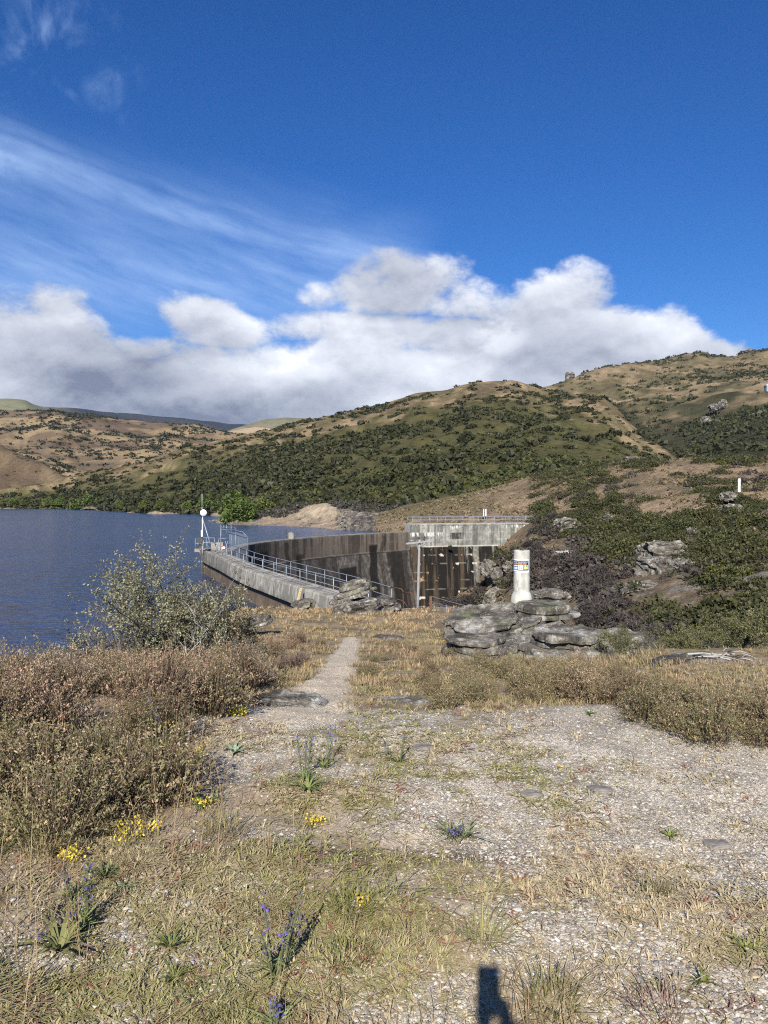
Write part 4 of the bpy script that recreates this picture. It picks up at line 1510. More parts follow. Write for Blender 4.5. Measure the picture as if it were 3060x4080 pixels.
# ------------------------------------------------------------------ small far things
def far_post(sx, sy0, sy1, D, w, label, mat=M_WHITE, n=1):
    p0, p1 = px(sx, sy0, D), px(sx, sy1, D)
    h = float(p1[2] - p0[2])
    b = MB().lathe([(w * 1.05, -.4), (w, 0), (w, h * .97), (w * .93, h), (0, h)], n=12)
    o = b.build('marker_post', mat, smooth=False)
    o.location = tuple(map(float, p0))
    return tag(o, label, 'post')


far_post(2945, 1948, 1907, 104, .17, 'short white concrete post on the grassy terrace at the right')
far_post(1927, 2048, 2028, 141, .10, 'left of two small white marker posts above the concrete block')
far_post(1936, 2047, 2028, 141, .10, 'right of two small white marker posts above the concrete block')
_p = px(2257, 2206, 99)
rw = empty('concrete_ruin', tuple(map(float, _p)), 'broken pale concrete slab half buried among grey bushes on the slope', 'ruin')
MB().box((-.9, 0, .25), (1.3, .8, .2), .1).build('slab', M_CONC, rw, col=(.33, .33, .31))
MB().box((.55, .1, .0), (1.5, .8, .8), -.05).build('block', M_CONC, rw, col=(.36, .35, .33))
_p = px(3062, 1558, 700)
hut = empty('hillside_hut', tuple(map(float, _p)), 'tiny pale hut with a white roof high on the right hillside', 'hut')
MB().box((0, 0, 2.0), (6, 5, 5.4)).build('wall', M_PLAIN, hut, col=(.22, .27, .30))
_r2 = MB().box((0, 0, 5.0), (6.8, 6, .5)).box((.6, 0, 6.6), (3.2, 3.0, 2.8)).box((.6, 0, 8.2), (3.8, 3.6, .4))
_r2.build('roof', M_WHITE, hut)
for _x in (-1.0, 1.4):
    MB().box((_x, -2.53, 2.2), (1.2, .06, 2.0)).build('window', M_DARK, hut)


# ------------------------------------------------------------------ rocks
def proj(P):
    P = np.asarray(P, float)
    y, dz = P[..., 1], P[..., 2] - EYE
    d = y * _cp - dz * _sp
    return 1530 + FPX * P[..., 0] / d, 2040 - FPX * (y * _sp + dz * _cp) / d


_ICO = {}


def ico(sub):
    if sub not in _ICO:
        bm = bmesh.new()
        bmesh.ops.create_icosphere(bm, subdivisions=sub, radius=1)
        V = np.array([v.co[:] for v in bm.verts])
        F = np.array([[v.index for v in f.verts] for f in bm.faces])
        bm.free()
        _ICO[sub] = (V, F)
    return _ICO[sub]


def rock_mesh(name, size, seed, sub=5, tilt=(0, 0, 1), lay=.16, ledge=.10, rough=.12, box=.62, pale=0.0, green=.3, dark=0.0):
    """schist boulder: boxy lump split into ledges along a tilted foliation plane"""
    V, F = ico(sub)
    size = np.array(size, float)
    P = np.sign(V) * np.abs(V) ** box
    P = P / np.maximum(np.linalg.norm(P, axis=1) ** .55, .7)[:, None]
    N_ = V.copy()
    o = seed * 13.7
    low = fbm(V[:, 0] * 1.3 + o, V[:, 1] * 1.3, V[:, 2] * 1.3, 3)
    P = P * (1 + .22 * low)[:, None] * size
    m = size.mean()
    t3 = np.array(Vector(tilt).normalized())
    warp = fbm(P[:, 0] / m * 1.2 + o, P[:, 1] / m * 1.2, P[:, 2] / m * 1.2, 3)
    t = (P @ t3) / (lay * m) + warp * .9
    k = np.floor(t)
    f = t - k
    h = _hash(k.astype(np.int64) + int(seed * 31), np.full(len(k), 7), np.full(len(k), 3)) * 2 - 1
    lat = N_ - np.outer(N_ @ t3, t3)
    ln = np.linalg.norm(lat, axis=1)
    step = h * ledge * m - ledge * m * .8 * np.exp(-(np.minimum(f, 1 - f) / .12) ** 2)
    P = P + lat * (step * ss(ln, .2, .6))[:, None]
    n = fbm(P[:, 0] / m * 3 + o, P[:, 1] / m * 3, P[:, 2] / m * 3, 6, .62)
    st = fbm(P[:, 0] / m * 2 + o, P[:, 1] / m * 2, t * 1.6, 4)
    P = P + N_ * ((n * rough + st * rough * .5) * m)[:, None]
    q = P / .35 if m < 3 else P / 1.2
    c1 = fbm(q[:, 0] + o, q[:, 1], q[:, 2], 5)
    c2 = fbm(q[:, 0] * 3 + o, q[:, 1] * 3, q[:, 2] * 3, 4)
    c3 = fbm(q[:, 0] * .6 + o, q[:, 1] * .6, q[:, 2] * .6 + 5, 4)
    c = lerp3((.072, .064, .054), (.160, .145, .120), ss(c1 + .4 * st, -.5, .6))
    c = lerp3(c, (.155, .160, .095), ss(c3, .5 - green, .9 - green) * .75)
    c = lerp3(c, (.34, .335, .31), ss(c2 + .45 * c1 + pale, .50, .74) * .85)
    c = lerp3(c, (.045, .04, .036), ss(-c1 + .3 * c2 + dark, .30, .75) * .8)
    c = lerp3(c, (.03, .027, .025), np.exp(-(np.minimum(f, 1 - f) / .06) ** 2) * .7)
    return mesh(name, P, F, M_ROCK, c, False)


def slab_stack(name, size, seed, n=6, green=.3, pale=.0, dark=0., drift=.16, rings=9, seg=72, terrace=.0):
    """schist outcrop as jagged slabs lying on one another with open joints"""
    rg = np.random.RandomState(seed)
    w, d, h = size
    th = rg.uniform(.6, 1.5, n)
    th = th / th.sum() * 2 * h
    z = -h
    Vs, Fs, Cs, o = [], [], [], 0
    m = (w + d) / 2
    for k in range(n):
        f = (k + .5) / n
        prof = (1 - .42 * f ** 2.2) * rg.uniform(.86, 1.08)
        A = np.sort(rg.uniform(0, 2 * math.pi, 15))
        rad_k = rg.uniform(.80, 1.10, 15)
        a = np.linspace(0, 2 * math.pi, seg, endpoint=False)
        rr = np.interp(a, np.concatenate([A - 2 * math.pi, A, A + 2 * math.pi]), np.tile(rad_k, 3)) * prof
        rr = rr * (1 + .05 * fbm(np.cos(a) * 6 + seed, np.sin(a) * 6, k, 3))
        cx, cy = rg.normal(0, drift * .5, 2) * np.array([w, d]) * (.3 + f)
        cy -= terrace * d * (1 - f)
        t = th[k]
        levels = [(.90, 0.), (1.0, .18), (1.01, .55), (.985, .86), (.955, 1.0)]
        P = []
        for s_, zz in levels:
            jit = 1 + .022 * fbm(a * 5 + seed + k, np.full(seg, zz * 3.), 2., 3)
            P.append(np.stack([cx + np.cos(a) * rr * w * s_ * jit, cy + np.sin(a) * rr * d * s_ * jit, np.full(seg, z + t * zz)], -1))
        for q in np.linspace(.9, .04, rings):
            P.append(np.stack([cx + np.cos(a) * rr * w * .955 * q, cy + np.sin(a) * rr * d * .955 * q, np.full(seg, z + t)], -1))
        P = np.array(P)
        top = P[4:]
        nz = fbm(top[..., 0] / m * 2.2 + seed, top[..., 1] / m * 2.2, k * 3., 5)
        st = np.floor((top[..., 0] * .5 + top[..., 1] * .3) / m * 7 + nz * 2.5)
        P[4:, :, 2] += nz * .10 * h + (_hash(st.astype(np.int64), np.full(st.shape, seed), np.full(st.shape, k)) - .5) * .10 * h
        P[..., 2] += fbm(P[..., 0] / m + seed, P[..., 1] / m, 7., 2) * .10 * h
        L_, nseg = P.shape[:2]
        i = np.arange(L_ * nseg).reshape(L_, nseg)
        nx = np.roll(i, -1, 1)
        F = np.stack([i[:-1], nx[:-1], nx[1:], i[1:]], -1).reshape(-1, 4) + o
        q = P.reshape(-1, 3)
        c1 = fbm(q[:, 0] / .35 + seed, q[:, 1] / .35, q[:, 2] / .35, 5)
        c2 = fbm(q[:, 0] / .12 + seed, q[:, 1] / .12, q[:, 2] / .12, 4)
        c3 = fbm(q[:, 0] / .6 + seed, q[:, 1] / .6, q[:, 2] / .6 + 5, 4)
        c = lerp3((.090, .081, .067), (.205, .188, .158), ss(c1 + .3 * c2, -.5, .6))
        lev = np.repeat(np.arange(L_), nseg)
        c = lerp3(c, (.145, .150, .088), ss(c3, .5 - green, .9 - green) * .75 * (lev > 2))
        c = lerp3(c, (.34, .335, .31), ss(c2 + .45 * c1 + pale, .50, .74) * .8)
        c = lerp3(c, (.05, .045, .04), ss(-c1 + .3 * c2 + dark, .30, .75) * .8)
        Vs.append(q)
        Fs.append(F)
        Cs.append(c)
        o += len(q)
        z += t * rg.uniform(.86, .98)
    return mesh(name, np.concatenate(Vs), np.concatenate(Fs), M_ROCK, np.concatenate(Cs), False)


def rock(label, sx, sy, D, size, seed, rz=0., group=None, name='boulder', sub=5, stack=0, **kw):
    if stack:
        me = slab_stack(name, size, seed, stack, **{k: v for k, v in kw.items() if k in ('green', 'pale', 'dark', 'drift', 'terrace')})
    else:
        me = rock_mesh(name, size, seed, sub, **kw)
    o = link(name, me)
    o.location = tuple(map(float, px(sx, sy, D)))
    o.rotation_euler = (0, 0, rz)
    return tag(o, label, 'rock', group)


# the pillar's outcrop
rock('broad lichened schist outcrop carrying the concrete pillar', 1975, 2506, 16.5, (1.32, 1.6, .50), 3, .1, name='outcrop', stack=8, terrace=.42, drift=.22, tilt=(-.1, -.1, 1), lay=.16, ledge=.10, rough=.08, green=.42, pale=.10).rotation_euler = (rad(10), rad(-13), .1)
rock('overhanging schist ledge right of the pillar with deep shadow below', 2165, 2428, 16.4, (.74, .8, .15), 5, .2, name='rock_ledge', stack=2, tilt=(-.28, 0, 1), lay=.3, ledge=.10, rough=.10, green=.45, pale=.1)
rock('small rounded schist block on top of the outcrop behind the pillar', 2195, 2370, 17.6, (.42, .45, .12), 8, .0, tilt=(-.1, 0, 1), lay=.25, ledge=.12, green=.2, sub=4)
rock('pale flat schist slab low in front of the pillar outcrop', 2250, 2585, 14.0, (1.02, 1.2, .42), 9, .3, name='rock_slab', stack=6, terrace=.4, tilt=(-.16, -.3, 1), lay=.2, ledge=.07, rough=.07, green=.30, pale=.16)
rock('dark layered rock face left below the pillar outcrop', 1925, 2600, 14.3, (.80, .75, .36), 12, .1, stack=5, tilt=(-.42, -.1, 1), lay=.2, ledge=.14, rough=.08, green=-.1, dark=.0, pale=.1)
rock('buried schist slab right of the pale slab, half under shrubs', 2440, 2590, 14.0, (.80, .8, .36), 13, .1, name='rock_slab', stack=4, tilt=(-.1, -.1, 1), lay=.22, rough=.08, green=.4)
rock('flat olive grey rock slab under the driftwood at the right', 2900, 2712, 9.4, (.95, 1.2, .16), 14, .1, name='rock_slab', tilt=(-.05, -.2, 1), lay=.35, ledge=.04, rough=.05, green=.5, dark=-.4, pale=.12)
# boulder stack beside the walkway
rock('large speckled boulder with white lichen by the walkway', 1440, 2440, 31.0, (1.15, 1.2, .72), 21, 0, tilt=(-.45, -.2, 1), lay=.35, ledge=.05, rough=.08, green=-.3, pale=.22, dark=.05)
rock('long tilted schist slab resting on the speckled boulder', 1400, 2365, 31.2, (1.1, .9, .17), 22, 0, name='rock_slab', stack=2, tilt=(-.35, -.1, 1), lay=.4, ledge=.10, green=.3).rotation_euler = (0, rad(-19), 0)
rock('mossy capping slab at the top of the boulder stack', 1412, 2328, 31.4, (.60, .8, .16), 24, 0, name='rock_slab', stack=2, tilt=(-.3, 0, 1), lay=.4, ledge=.10, green=.45).rotation_euler = (0, rad(-14), 0)
rock('dark low rock at the right foot of the boulder stack', 1530, 2422, 31.5, (.62, .8, .42), 23, .2, tilt=(-.2, -.1, 1), lay=.3, rough=.08, green=-.3, dark=.25, sub=4)
rock('small grey ledge at the lower left of the walkway wall', 1210, 2412, 33.5, (.5, .6, .28), 25, .4, tilt=(-.2, -.2, 1), lay=.35, sub=4)
rock('narrow layered schist ledge beside the twiggy bush', 1020, 2476, 22.0, (.52, .6, .16), 26, 0, stack=3, tilt=(-.5, 0, 1), lay=.3, ledge=.14, sub=4).rotation_euler = (0, rad(-22), 0)
# low rocks along the path
_x, _y, _z = gp(1150, 2810)
rock('low layered rock step left of the path where it drops', 1150, 2812, _y + .05, (.30, .22, .10), 31, -.2, tilt=(.25, -.2, 1), lay=.24, ledge=.09, rough=.08, green=-.4, dark=-.3, pale=.25)
_x, _y, _z = gp(1560, 2810)
rock('slanting brown schist rib right of the path', 1600, 2830, _y + .1, (.48, .2, .09), 32, .32, tilt=(-.3, -.4, 1), lay=.22, ledge=.10, rough=.08, green=-.3, dark=.0)
_x, _y, _z = gp(1540, 2545)
rock('smooth half buried grey rock beside the far end of the path', 1540, 2560, _y, (.45, .5, .16), 33, .2, tilt=(0, -.2, 1), lay=.4, ledge=.03, rough=.05, green=.0, sub=4)
for i, (sx, sy, w, lb) in enumerate([(1690, 2985, .10, 'small flat grey stone in the middle of the gravel band'), (2385, 3155, .11, 'larger flat grey stone at the centre of the right gravel'), (2120, 3175, .09, 'brownish flat stone left of the larger grey gravel stone'), (1330, 2945, .09, 'flat stone in the gravel below the path mouth'), (2860, 3370, .10, 'grey flat stone near the right edge of the gravel'), (2560, 2680, .14, 'grey stone at the upper edge of the right gravel')]):
    x, y, z = gp(sx, sy)
    o = link('flat_stone', rock_mesh('flat_stone', (w * .62, w * .5, w * .16), 40 + i, 4, lay=.5, ledge=.03, rough=.08, green=-.4, pale=.35, dark=-.4))
    o.location = (x, y, z + .005)
    o.data.materials[0] = M_CONC
    o.data.color_attributes['col'].data.foreach_set('color', np.tile(np.array([[.17, .155, .135, 1]], np.float32) * (1 + .12 * (i % 3)), (len(o.data.vertices), 1)).ravel())
    tag(o, lb, 'stone')

# outcrops on the gorge side
_OUT = [(2640, 2210, 82, 1.9, 1.3, 'tall grey rock rib on the gorge side'), (2600, 2280, 78, 1.6, 1.5, 'middle grey crag of the rib, with a dark cleft'), (2560, 2370, 72, 2.3, 1.1, 'broad grey crag low on the rib'),
        (2700, 2290, 77, 1.5, 1.2, 'grey crag at the right side of the rib'), (2740, 2400, 68, 1.7, .95, 'lower right dark grey crag of the rib'), (2500, 2400, 71, 1.2, .9, 'small crag at the left foot of the rib'),
        (2762, 2135, 90, .8, .9, 'single upright grey block above the rib'), (2915, 2030, 98, 1.1, .7, 'pale boulder below the white post'), (2900, 1972, 103, .8, .5, 'pale stone just under the white post'),
        (2980, 2335, 66, .9, .7, 'pale boulder at the right edge of the slope'), (2930, 2380, 63, .8, .6, 'dark split boulder at the right edge of the slope'), (2960, 2362, 64, .5, .5, 'small pale stone between two boulders at the right edge'),
        (2420, 2055, 112, .5, .4, 'small white boulder among the green bushes'), (2290, 2120, 112, 1.6, 1.0, 'grey scree rock beside the round purple bush'), (2250, 2085, 117, 1.5, .9, 'grey scree rock above and left of the green bushes')]
for i, (sx, sy, D, w, h, lb) in enumerate(_OUT):
    rock(lb + '', sx, sy + 6, D, (w * 1.25, w, h * 1.3), 60 + i, i * .7, name='crag', sub=5, tilt=(.3, -.5, 1), lay=.28, ledge=.14, rough=.14, green=.15, pale=.12, box=.5)
_GR2 = [(1990, 2300, 115, 2.1, 2.2, 'tall broken rock face above the dark lower dam wall'), (1950, 2370, 109, 1.9, 1.5, 'angular dark rock with a deep crack left of the pillar'), (2040, 2380, 104, 1.8, 1.3, 'angular brown rock just behind the pillar'), (2200, 2395, 100, 1.9, 1.2, 'angular dark rock right behind the pillar'),
        (1925, 2245, 119, 1.5, 1.2, 'brown rock at the upper right end of the dark wall'), (2030, 2245, 112, 1.6, 1.2, 'light brown rock left of the pillar head')]
for i, (sx, sy, D, w, h, lb) in enumerate(_GR2):
    rock(lb, sx + 22, sy + 15, D, (w, w * .9, h), 80 + i, i * .9, name='crag', stack=7, tilt=(-.8, -.4, 1), lay=.3, ledge=.16, rough=.14, green=-.1, dark=.1).rotation_euler = (rad(15), rad(-42 + 10 * (i % 3)), i * .5)
rock('grey boulder pair standing on the terrace edge', 2515, 1850, 165, (2.3, 2, 1.6), 90, 0, name='boulder', sub=4, green=.1)
rock('smaller grey boulder left on the terrace edge', 2485, 1852, 166, (1.3, 1.4, 1.0), 91, 0, name='boulder', sub=4, green=.1)
# tors on the right hill
for i, (sx, sy, D, w, h, lb) in enumerate([(2272, 1508, 1255, 9, 10, 'grey rock tor on the skyline left of the upper hill'), (2475, 1490, 1270, 12, 9, 'large grey tor below the skyline of the upper hill'), (2455, 1520, 1200, 8, 9, 'pointed grey tor in the middle of the upper hill'), (2440, 1555, 1130, 4, 3, 'small grey tor on the pale upper slope'), (2423, 1598, 930, 5, 4, 'small rock at the head of the gully'), (2845, 1625, 720, 5, 3.5, 'grey crag on the dark valley side'), (2815, 1675, 660, 4, 3, 'lower grey crag on the dark valley side'), (2880, 1608, 740, 3.5, 4, 'upper grey crag on the dark valley side'), (2984, 1408, 1370, 16, 7, 'rock crown on the skyline at the far right'), (2786, 1415, 1390, 16, 5, 'rock crown on the highest skyline of the right hill'), (2596, 1492, 1180, 4, 3, 'tiny pale rock on the upper slope')]):
    k = FAR_K
    rock(lb, sx, sy, D * k, (w * k, w * k, h * k), 100 + i, i, name='tor', sub=4, lay=.3, ledge=.12, rough=.2, pale=.1, green=.1)

# broken stones along the shore point
def stones_mass(name, P, r, colA, colB, kind='stuff', flat=.6, seed=1):
    rg = np.random.RandomState(seed)
    V0, F0 = ico(1)
    n = len(P)
    s = rg.uniform(.6, 1.4, (n, 3)) * r[:, None]
    s[:, 2] *= flat
    a = rg.uniform(0, 6.28, n)
    jit = rg.normal(0, .16, (n, len(V0), 3))
    V = (V0[None] + jit) * s[:, None, :]
    ca, sa = np.cos(a)[:, None], np.sin(a)[:, None]
    x, y = V[..., 0] * ca - V[..., 1] * sa, V[..., 0] * sa + V[..., 1] * ca
    V = np.stack([x, y, V[..., 2]], -1) + P[:, None, :]
    F = F0[None] + (np.arange(n) * len(V0))[:, None, None]
    f = rg.rand(n, 1)
    C = np.repeat((np.asarray(colA) * (1 - f) + np.asarray(colB) * f)[:, None, :], len(V0), 1)
    return link(name, mesh(name, V.reshape(-1, 3), F.reshape(-1, 3), M_PLAIN if name == 'pebbles' else M_ROCK, C.reshape(-1, 3), False))


_P, _sx, _t = shore.sample(9000, lambda P, sx, t: np.where(sx > 1340, .42 * (t > 1.0) * (t < 2.9), .10 * (t > 1.0) * (t < 2.2) + .25 * (sx < 960) * (t > 1.) * (t < 2.1)))
_o = stones_mass('shore_stones', _P, np.random.RandomState(3).lognormal(-.95, .45, len(_P)), (.06, .055, .05), (.20, .175, .15), seed=4)
_o['kind'] = 'stuff'
tag(_o, 'dark broken riprap stones along the lake edge behind the dam', 'stones')

# ------------------------------------------------------------------ foliage builders
def leaf_quads(p, d, up, ln, wd):
    """diamond leaves: centre p, direction d, sideways up"""
    a = d * ln[:, None]
    b = up * wd[:, None]
    V = np.stack([p - a, p + b, p + a, p - b], 1).reshape(-1, 3)
    F = np.arange(len(V)).reshape(-1, 4)
    return V, F


def rand_dirs(n, rg, zb=0.0):
    d = rg.normal(size=(n, 3))
    d[:, 2] += zb
    return d / np.linalg.norm(d, axis=1)[:, None]


def perp(d, rg):
    r = rg.normal(size=d.shape)
    u = np.cross(d, r)
    return u / np.maximum(np.linalg.norm(u, axis=1), 1e-6)[:, None]


def lump_crown(n, rg, rx, ry, rz, lumps=14, lump_r=.38, inner=.25):
    """points through a lumpy crown, dome-like (z from 0)"""
    ld = rand_dirs(lumps, rg, .35)
    ld[:, 2] = np.abs(ld[:, 2]) * rg.uniform(.3, 1.1, lumps)
    lc = ld * rg.uniform(.45, .80, lumps)[:, None]
    lr = rg.uniform(.7, 1.3, lumps) * lump_r
    k = rg.choice(lumps, n, p=lr ** 2 / (lr ** 2).sum())
    d = rand_dirs(n, rg, .25)
    rr = lr[k] * (1 - inner * rg.rand(n) ** 1.5)
    P = lc[k] + d * rr[:, None]
    P[:, 2] = np.maximum(P[:, 2], -.02 + .1 * rg.rand(n))
    return P * np.array([rx, ry, rz]), d, k


def bush_mesh(name, seed, size, n, leaf, cols, lumps=14, lump_r=.40, wd=.5, tipcol=None):
    rg = np.random.RandomState(seed)
    P, d, k = lump_crown(n, rg, *size, lumps, lump_r)
    dd = rand_dirs(n, rg, .2) * .8 + d * .5
    dd /= np.linalg.norm(dd, axis=1)[:, None]
    V, F = leaf_quads(P, dd, perp(dd, rg), leaf * rg.uniform(.6, 1.3, n), leaf * wd * rg.uniform(.6, 1.3, n))
    f = np.clip(rg.rand(n) * .6 + rg.rand(lumps)[k] * .5, 0, 1)[:, None]
    c = np.asarray(cols[0]) * (1 - f) + np.asarray(cols[1]) * f
    if tipcol is not None:
        t = (rg.rand(n) < .25 * (rg.rand(lumps)[k] + .3))[:, None]
        c = np.where(t, np.asarray(tipcol), c)
    return mesh(name, V, F, M_LEAF, np.repeat(c, 4, 0), False)


GREEN = ((.021, .026, .012), (.064, .067, .026))
GREENY = ((.042, .046, .016), (.110, .108, .034))
GREY = ((.038, .032, .030), (.082, .070, .062))
OLIV = ((.05, .052, .02), (.11, .10, .04))

# --- shrubs of the gorge side: individuals sharing a few meshes
SH = {
    'green': [bush_mesh('green_shrub', 200 + i, (1, 1, .85), 4800, .068, GREEN, tipcol=(.105, .11, .038)) for i in range(4)],
    'lime': [bush_mesh('yellow_green_shrub', 210 + i, (1, 1, .75), 4400, .068, GREENY, tipcol=(.16, .16, .04)) for i in range(3)],
    'grey': [bush_mesh('grey_twig_shrub', 220 + i, (1, 1, .9), 2600, .15, GREY, wd=.13) for i in range(3)],
    'olive': [bush_mesh('olive_shrub', 230 + i, (1, 1, .75), 2200, .11, OLIV) for i in range(2)],
}
LABELS = {
    'green': ('dark green shrub among others on the gorge side', 'dark green shrubs on the gorge side'),
    'lime': ('yellow green shrub on the gorge side', 'yellow green shrubs on the gorge side'),
    'grey': ('leafless grey brown shrub on the gorge side', 'leafless grey shrubs on the gorge side'),
    'olive': ('small olive shrub on the dry grassy terrace', 'small shrubs on the grassy terrace'),
}
_BL = [  # kind, photo centre, half size, weight
    ('green', 2370, 2090, 170, 85, 1.0), ('green', 2480, 2180, 150, 90, 1.0), ('green', 2680, 2110, 160, 70, 1.), ('green', 2900, 2180, 190, 140, 1.1), ('green', 2960, 2030, 120, 60, .9),
    ('green', 2190, 2060, 60, 60, .8), ('green', 2420, 1900, 30, 50, .45), ('green', 2330, 1960, 60, 45, .7), ('lime', 2900, 2330, 170, 130, .8), ('lime', 2480, 2200, 60, 50, .6), ('green', 2980, 2500, 160, 100, .9), ('lime', 3000, 2450, 120, 90, .7),
    ('green', 2650, 2420, 120, 60, .8), ('grey', 2260, 2300, 160, 110, 1.2), ('grey', 2130, 2240, 100, 70, 1.0), ('grey', 2400, 2420, 110, 110, .8), ('grey', 2480, 2280, 70, 60, .7), ('grey', 2700, 2330, 60, 60, .5), ('grey', 2200, 2110, 60, 50, .9),
    ('grey', 2800, 2200, 80, 60, .35), ('grey', 1830, 2420, 60, 50, 1.0), ('grey', 1900, 2370, 40, 40, .8), ('green', 2010, 2200, 60, 50, 1.1), ('green', 1960, 2180, 40, 40, .8), ('green', 2850, 1960, 90, 40, .6), ('green', 1720, 2052, 220, 22, .9), ('green', 1960, 2062, 200, 20, .9), ('green', 2050, 1985, 150, 36, .55), ('lime', 2260, 1885, 220, 14, .9), ('green', 2200, 1915, 160, 24, .55), ('lime', 1950, 1955, 160, 20, .7), ('green', 2560, 1850, 160, 12, .7), ('green', 2820, 2500, 260, 90, 1.1), ('grey', 2440, 2500, 120, 60, .9), ('grey', 2780, 2280, 60, 60, .5), ('green', 2950, 2330, 150, 110, .7), ('olive', 2650, 1920, 330, 50, .16), ('green', 1560, 2030, 230, 50, .8), ('green', 1750, 1990, 200, 45, .7), ('lime', 1640, 2060, 160, 40, .6), ('olive', 1500, 2020, 260, 45, .5), ('olive', 1850, 1980, 200, 50, .35), ('green', 1480, 2040, 150, 35, .5),
    ('lime', 2920, 1842, 170, 10, 1.0), ('green', 2650, 2580, 200, 70, .8), ('grey', 2550, 2540, 160, 70, .8), ('lime', 1880, 1930, 200, 40, .4), ('green', 1900, 1900, 240, 30, .4), ('green', 2560, 2310, 50, 30, .3), ('grey', 2370, 2250, 60, 50, .5),
]


_NO = [(2640, 2215, 55, 60), (2610, 2290, 60, 50), (2555, 2370, 85, 50), (2700, 2295, 50, 45), (2745, 2405, 55, 40), (2500, 2400, 40, 35), (2762, 2130, 35, 35), (2985, 2330, 45, 35), (2930, 2380, 40, 30), (2450, 2320, 30, 70)]


def no_shrub(a, b):
    r = 1.0
    for x, y, rx, ry in _NO:
        r = r * (1 - np.exp(-(((a - x) / rx) ** 2 + ((b - y) / ry) ** 2) ** 1.5))
    return r


def place_shrubs():
    rg = np.random.RandomState(77)
    q, sx, t = gorge.sample(60000, rng=rg)
    a, b = proj(q)
    n_v = fbm(q[:, 0] * .3, q[:, 1] * .3, 3., 3)
    pts = []
    used = {}
    cell = 1.0
    for i in range(len(q)):
        if not (-100 < a[i] - 0 < 3250) or b[i] > 2720:
            continue
        best, bk = 0, None
        for k, x, y, rx, ry, w in _BL:
            v = no_shrub(a[i], b[i]) * w * math.exp(-((a[i] - x) / rx) ** 2 - ((b[i] - y) / ry) ** 2) * (.75 + .5 * rg.rand())
            if v > best:
                best, bk = v, k
        best += n_v[i] * .25
        if best < .30 or rg.rand() > best:
            continue
        if bk == 'olive':
            r = rg.uniform(.4, .9)
        elif b[i] < 1980:
            r = rg.uniform(.6, 1.3)
        else:
            r = rg.uniform(1.0, 2.1)
        p = q[i]
        if a[i] < 2125 and p[1] > 112 and b[i] < 2190:
            continue
        # near shrubs may stand closer together where they make a thicket
        ok = all((p[0] - o[0][0]) ** 2 + (p[1] - o[0][1]) ** 2 + (p[2] - o[0][2]) ** 2 > (.46 * (r + o[1])) ** 2 for o in pts)
        if ok:
            pts.append((p, r, bk))
        if len(pts) >= 295:
            break
    cnt = {}
    for p, r, k in pts:
        me = SH[k][rg.randint(len(SH[k]))]
        o = link(me.name.split('.')[0], me)
        o.location = (float(p[0]), float(p[1]), float(p[2]) - .08)
        o.scale = (r * rg.uniform(.85, 1.2), r, r * rg.uniform(.75, 1.2))
        o.rotation_euler = (0, 0, rg.uniform(0, 6.28))
        tag(o, LABELS[k][0], 'shrub', LABELS[k][1])
        cnt[k] = cnt.get(k, 0) + 1
    print('slope shrubs', cnt)
    for lb, sx, sy, D, r, k in [('round dark purple grey bush at the right end of the concrete block', 2145, 2140, 121, 1.55, 'grey'), ('dark green bush growing out of the concrete wall face', 1793, 2181, 125.2, .38, 'green')]:
        o = link('round_bush', SH[k][0])
        o.location = tuple(map(float, px(sx, sy, D)))
        o.scale = (r, r, r * 1.25)
        tag(o, lb, 'shrub')


place_shrubs()


# --- distant scrub: uncountable, one object per hillside
def scrub_mass(name, label, patch, n, dens, rmin, rmax, per, cols, leaf, seed, t0=1.0, t1=4.2, tall=.7):
    rg = np.random.RandomState(seed)
    q, sx, t = patch.sample(n, dens, t0, t1, rg)
    m = len(q)
    r = rg.uniform(rmin, rmax, m) * rg.choice([.6, 1., 1.5], m, p=[.4, .45, .15])
    d = rand_dirs(m * per, rg, .4)
    d[:, 2] = np.abs(d[:, 2])
    rr = np.repeat(r, per)
    off = d * (rr * rg.uniform(.55, 1.0, m * per))[:, None] * np.array([1.25, 1.0, tall])
    P = np.repeat(q, per, 0) + off
    dd = d * .6 + rand_dirs(m * per, rg) * .7
    dd /= np.linalg.norm(dd, axis=1)[:, None]
    u = perp(dd, rg)
    V, F = leaf_quads(P, dd, u, rr * leaf * rg.uniform(.6, 1.2, m * per), rr * leaf * .7 * rg.uniform(.6, 1.2, m * per))
    f = np.clip(np.repeat(rg.rand(m), per) * .6 + rg.rand(m * per) * .4, 0, 1)[:, None]
    c = np.asarray(cols[0]) * (1 - f) + np.asarray(cols[1]) * f
    o = link(name, mesh(name, V, F, M_LEAF, np.repeat(c, 4, 0), False))
    o['kind'] = 'stuff'
    print(name, m)
    return tag(o, label, 'scrub')


DK = ((.020, .025, .011), (.064, .064, .026))
scrub_mass('hillside_scrub', 'dense dark green scrub over the middle hill', mid_hill, 26000, lambda P, sx, t: scrub_mid(P, sx, t - 1) ** 1.5 * .75 + .02, 1.3, 3.1, 28, DK, .42, 301)
scrub_mass('hillside_scrub', 'scattered dark scrub over the upper right hill and its valley', right_hill, 22000, lambda P, sx, t: (scrub_right(P, sx, t) ** 1.15 * .85 + .03) * (sx < 3200), 2.0, 4.2, 16, DK, .45, 302, .6, 5.0)
scrub_mass('hillside_scrub', 'sparse dark scrub on the tan left hill', left_hill, 14000, lambda P, sx, t: (scrub_left(P, sx, t) ** 1.2 * .8 + .03) * (sx > -150), 2.0, 4.5, 14, ((.022, .028, .016), (.05, .052, .03)), .45, 303, .8, 3.0)
scrub_mass('hillside_scrub', 'low scrub on the brown spur above the lake', left_spur, 900, lambda P, sx, t: .22, 1.0, 2.0, 12, ((.05, .045, .03), (.09, .075, .05)), .45, 304, .5, 2.0)
